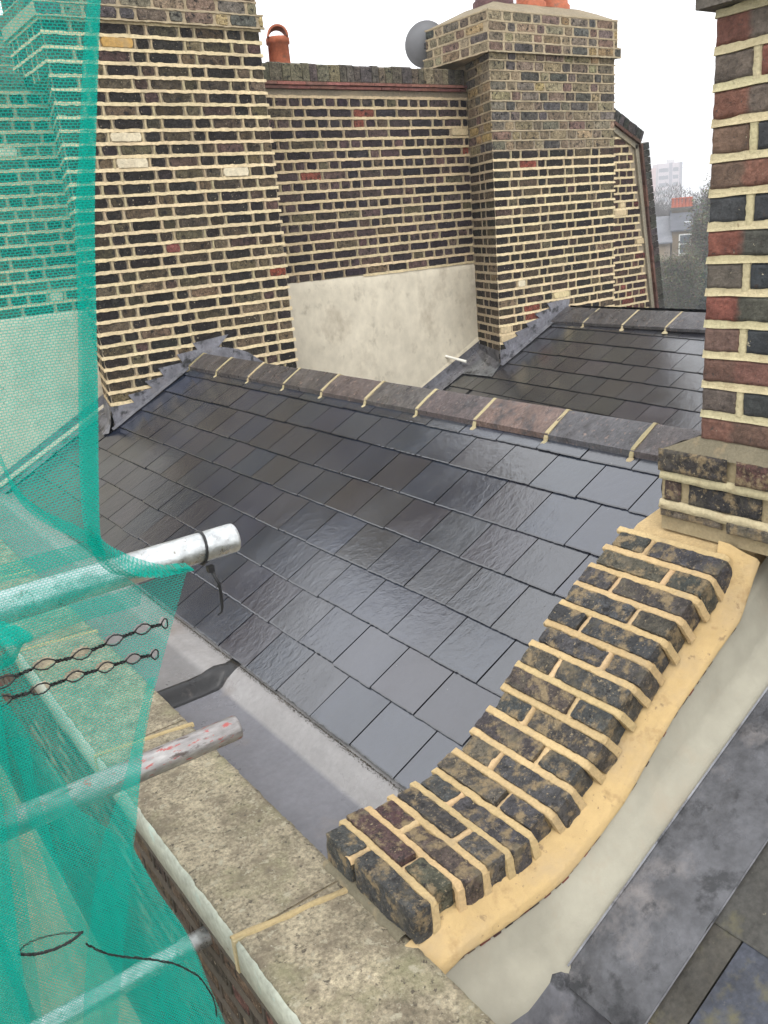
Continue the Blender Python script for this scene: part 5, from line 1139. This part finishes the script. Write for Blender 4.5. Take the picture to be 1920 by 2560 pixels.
tree('birch_tree', 'bare pale birch leaning before the brick rear wing', 'tree', along(1.375, 62), 7.6, 0.5, 5, barkcol=(0.28, 0.24, 0.2), trunkcol=(0.5, 0.46, 0.4), tr=0.009)
tree('evergreen_tree', 'dark green evergreen tree beside the twin birch trunks', 'tree', along(1.462, 60), 6.4, 0.5, 8, leafcol=(0.022, 0.045, 0.022), density=4, leafsz=0.11)
tree('evergreen_tree', 'low dark evergreen under the brick rear wing', 'tree', along(1.345, 56), 3.6, 0.8, 9, leafcol=(0.045, 0.06, 0.03), density=4, leafsz=0.10)
tree('ivy_clad_tree', 'tall olive green ivy-clad tree against the near chimney edge', 'tree', along(1.525, 66), 10.8, 0.38, 12, leafcol=(0.095, 0.088, 0.04), density=1.6, leafsz=0.09)
tree('ivy_clad_tree', 'second ivy-clad tree half hidden behind the near chimney', 'tree', along(1.62, 74), 11.5, 0.5, 13, leafcol=(0.085, 0.08, 0.04), density=1.5, leafsz=0.10)
tree('shrub', 'olive shrub filling the garden below the birch trunks', 'shrub', along(1.40, 52), 2.0, 1.2, 19, leafcol=(0.075, 0.078, 0.03), density=3, leafsz=0.09)
tree('shrub', 'broad bush at the foot of the ivy-clad tree', 'shrub', along(1.49, 50), 2.4, 1.2, 20, leafcol=(0.05, 0.065, 0.035), density=3, leafsz=0.09)
lab = ['left of the tower block', 'in front of the pink wing of the tower', 'below the white wing of the tower block', 'right of the tower block', 'directly behind the yellow house chimney', 'beyond the near chimney', 'far right beyond the near chimney']
for i, (rt_, ds_, hh) in enumerate(((1.30, 118, 10.5), (1.355, 126, 10.0), (1.42, 135, 9.6), (1.50, 112, 11.6), (1.44, 122, 9.8), (1.62, 120, 11.5), (1.75, 125, 11))):
    tree('bare_tree', 'bare winter tree, %s' % lab[i], 'tree', along(rt_, ds_), hh, 0.95, 30+i, barkcol=(0.10, 0.085, 0.075), levels=5, tr=0.014, group='bare trees in the distance')
# a far wood that reads as one mass
random.seed(77); g = G()
for i in range(13000):
    r_ = random.uniform(0.95, 2.3); d_ = random.uniform(140, 190); v = Vector((r_, 1, 0)).normalized()*d_; z = -10.5+random.random()**0.7*(12.0+1.8*noise.noise((r_*12, d_*.03, 0)))
    p = Vector((v.x, v.y, z)); q = p+Vector((random.uniform(-.8, .8), random.uniform(-.8, .8), random.uniform(0.1, 1.1))); s = Vector((0.035, -0.035, 0))*random.uniform(.6, 2.2)
    g.add([p-s, p+s, q], [(0, 1, 2)], jit((0.085, 0.078, 0.07), .3))
put(g.make('wood', M_BARK, fix=False), 'grey brown winter wood fading into the mist on the horizon', 'wood', kind='stuff')
# misty air
g = G(); g.box((-82, -82, -11.6), (452, 452, 21)); hz = g.make('haze', M_BARK); hz.data.materials.clear()
hm = bpy.data.materials.new('haze'); hm.use_nodes = True; nt = hm.node_tree; nt.nodes.clear(); o_ = nt.nodes.new('ShaderNodeOutputMaterial'); pv_ = nt.nodes.new('ShaderNodeVolumePrincipled')
pv_.inputs['Color'].default_value = (0.95, 0.97, 1, 1); pv_.inputs['Density'].default_value = 0.0022; nt.links.new(pv_.outputs[0], o_.inputs['Volume']); hz.data.materials.append(hm); put(hz, kind='stuff')
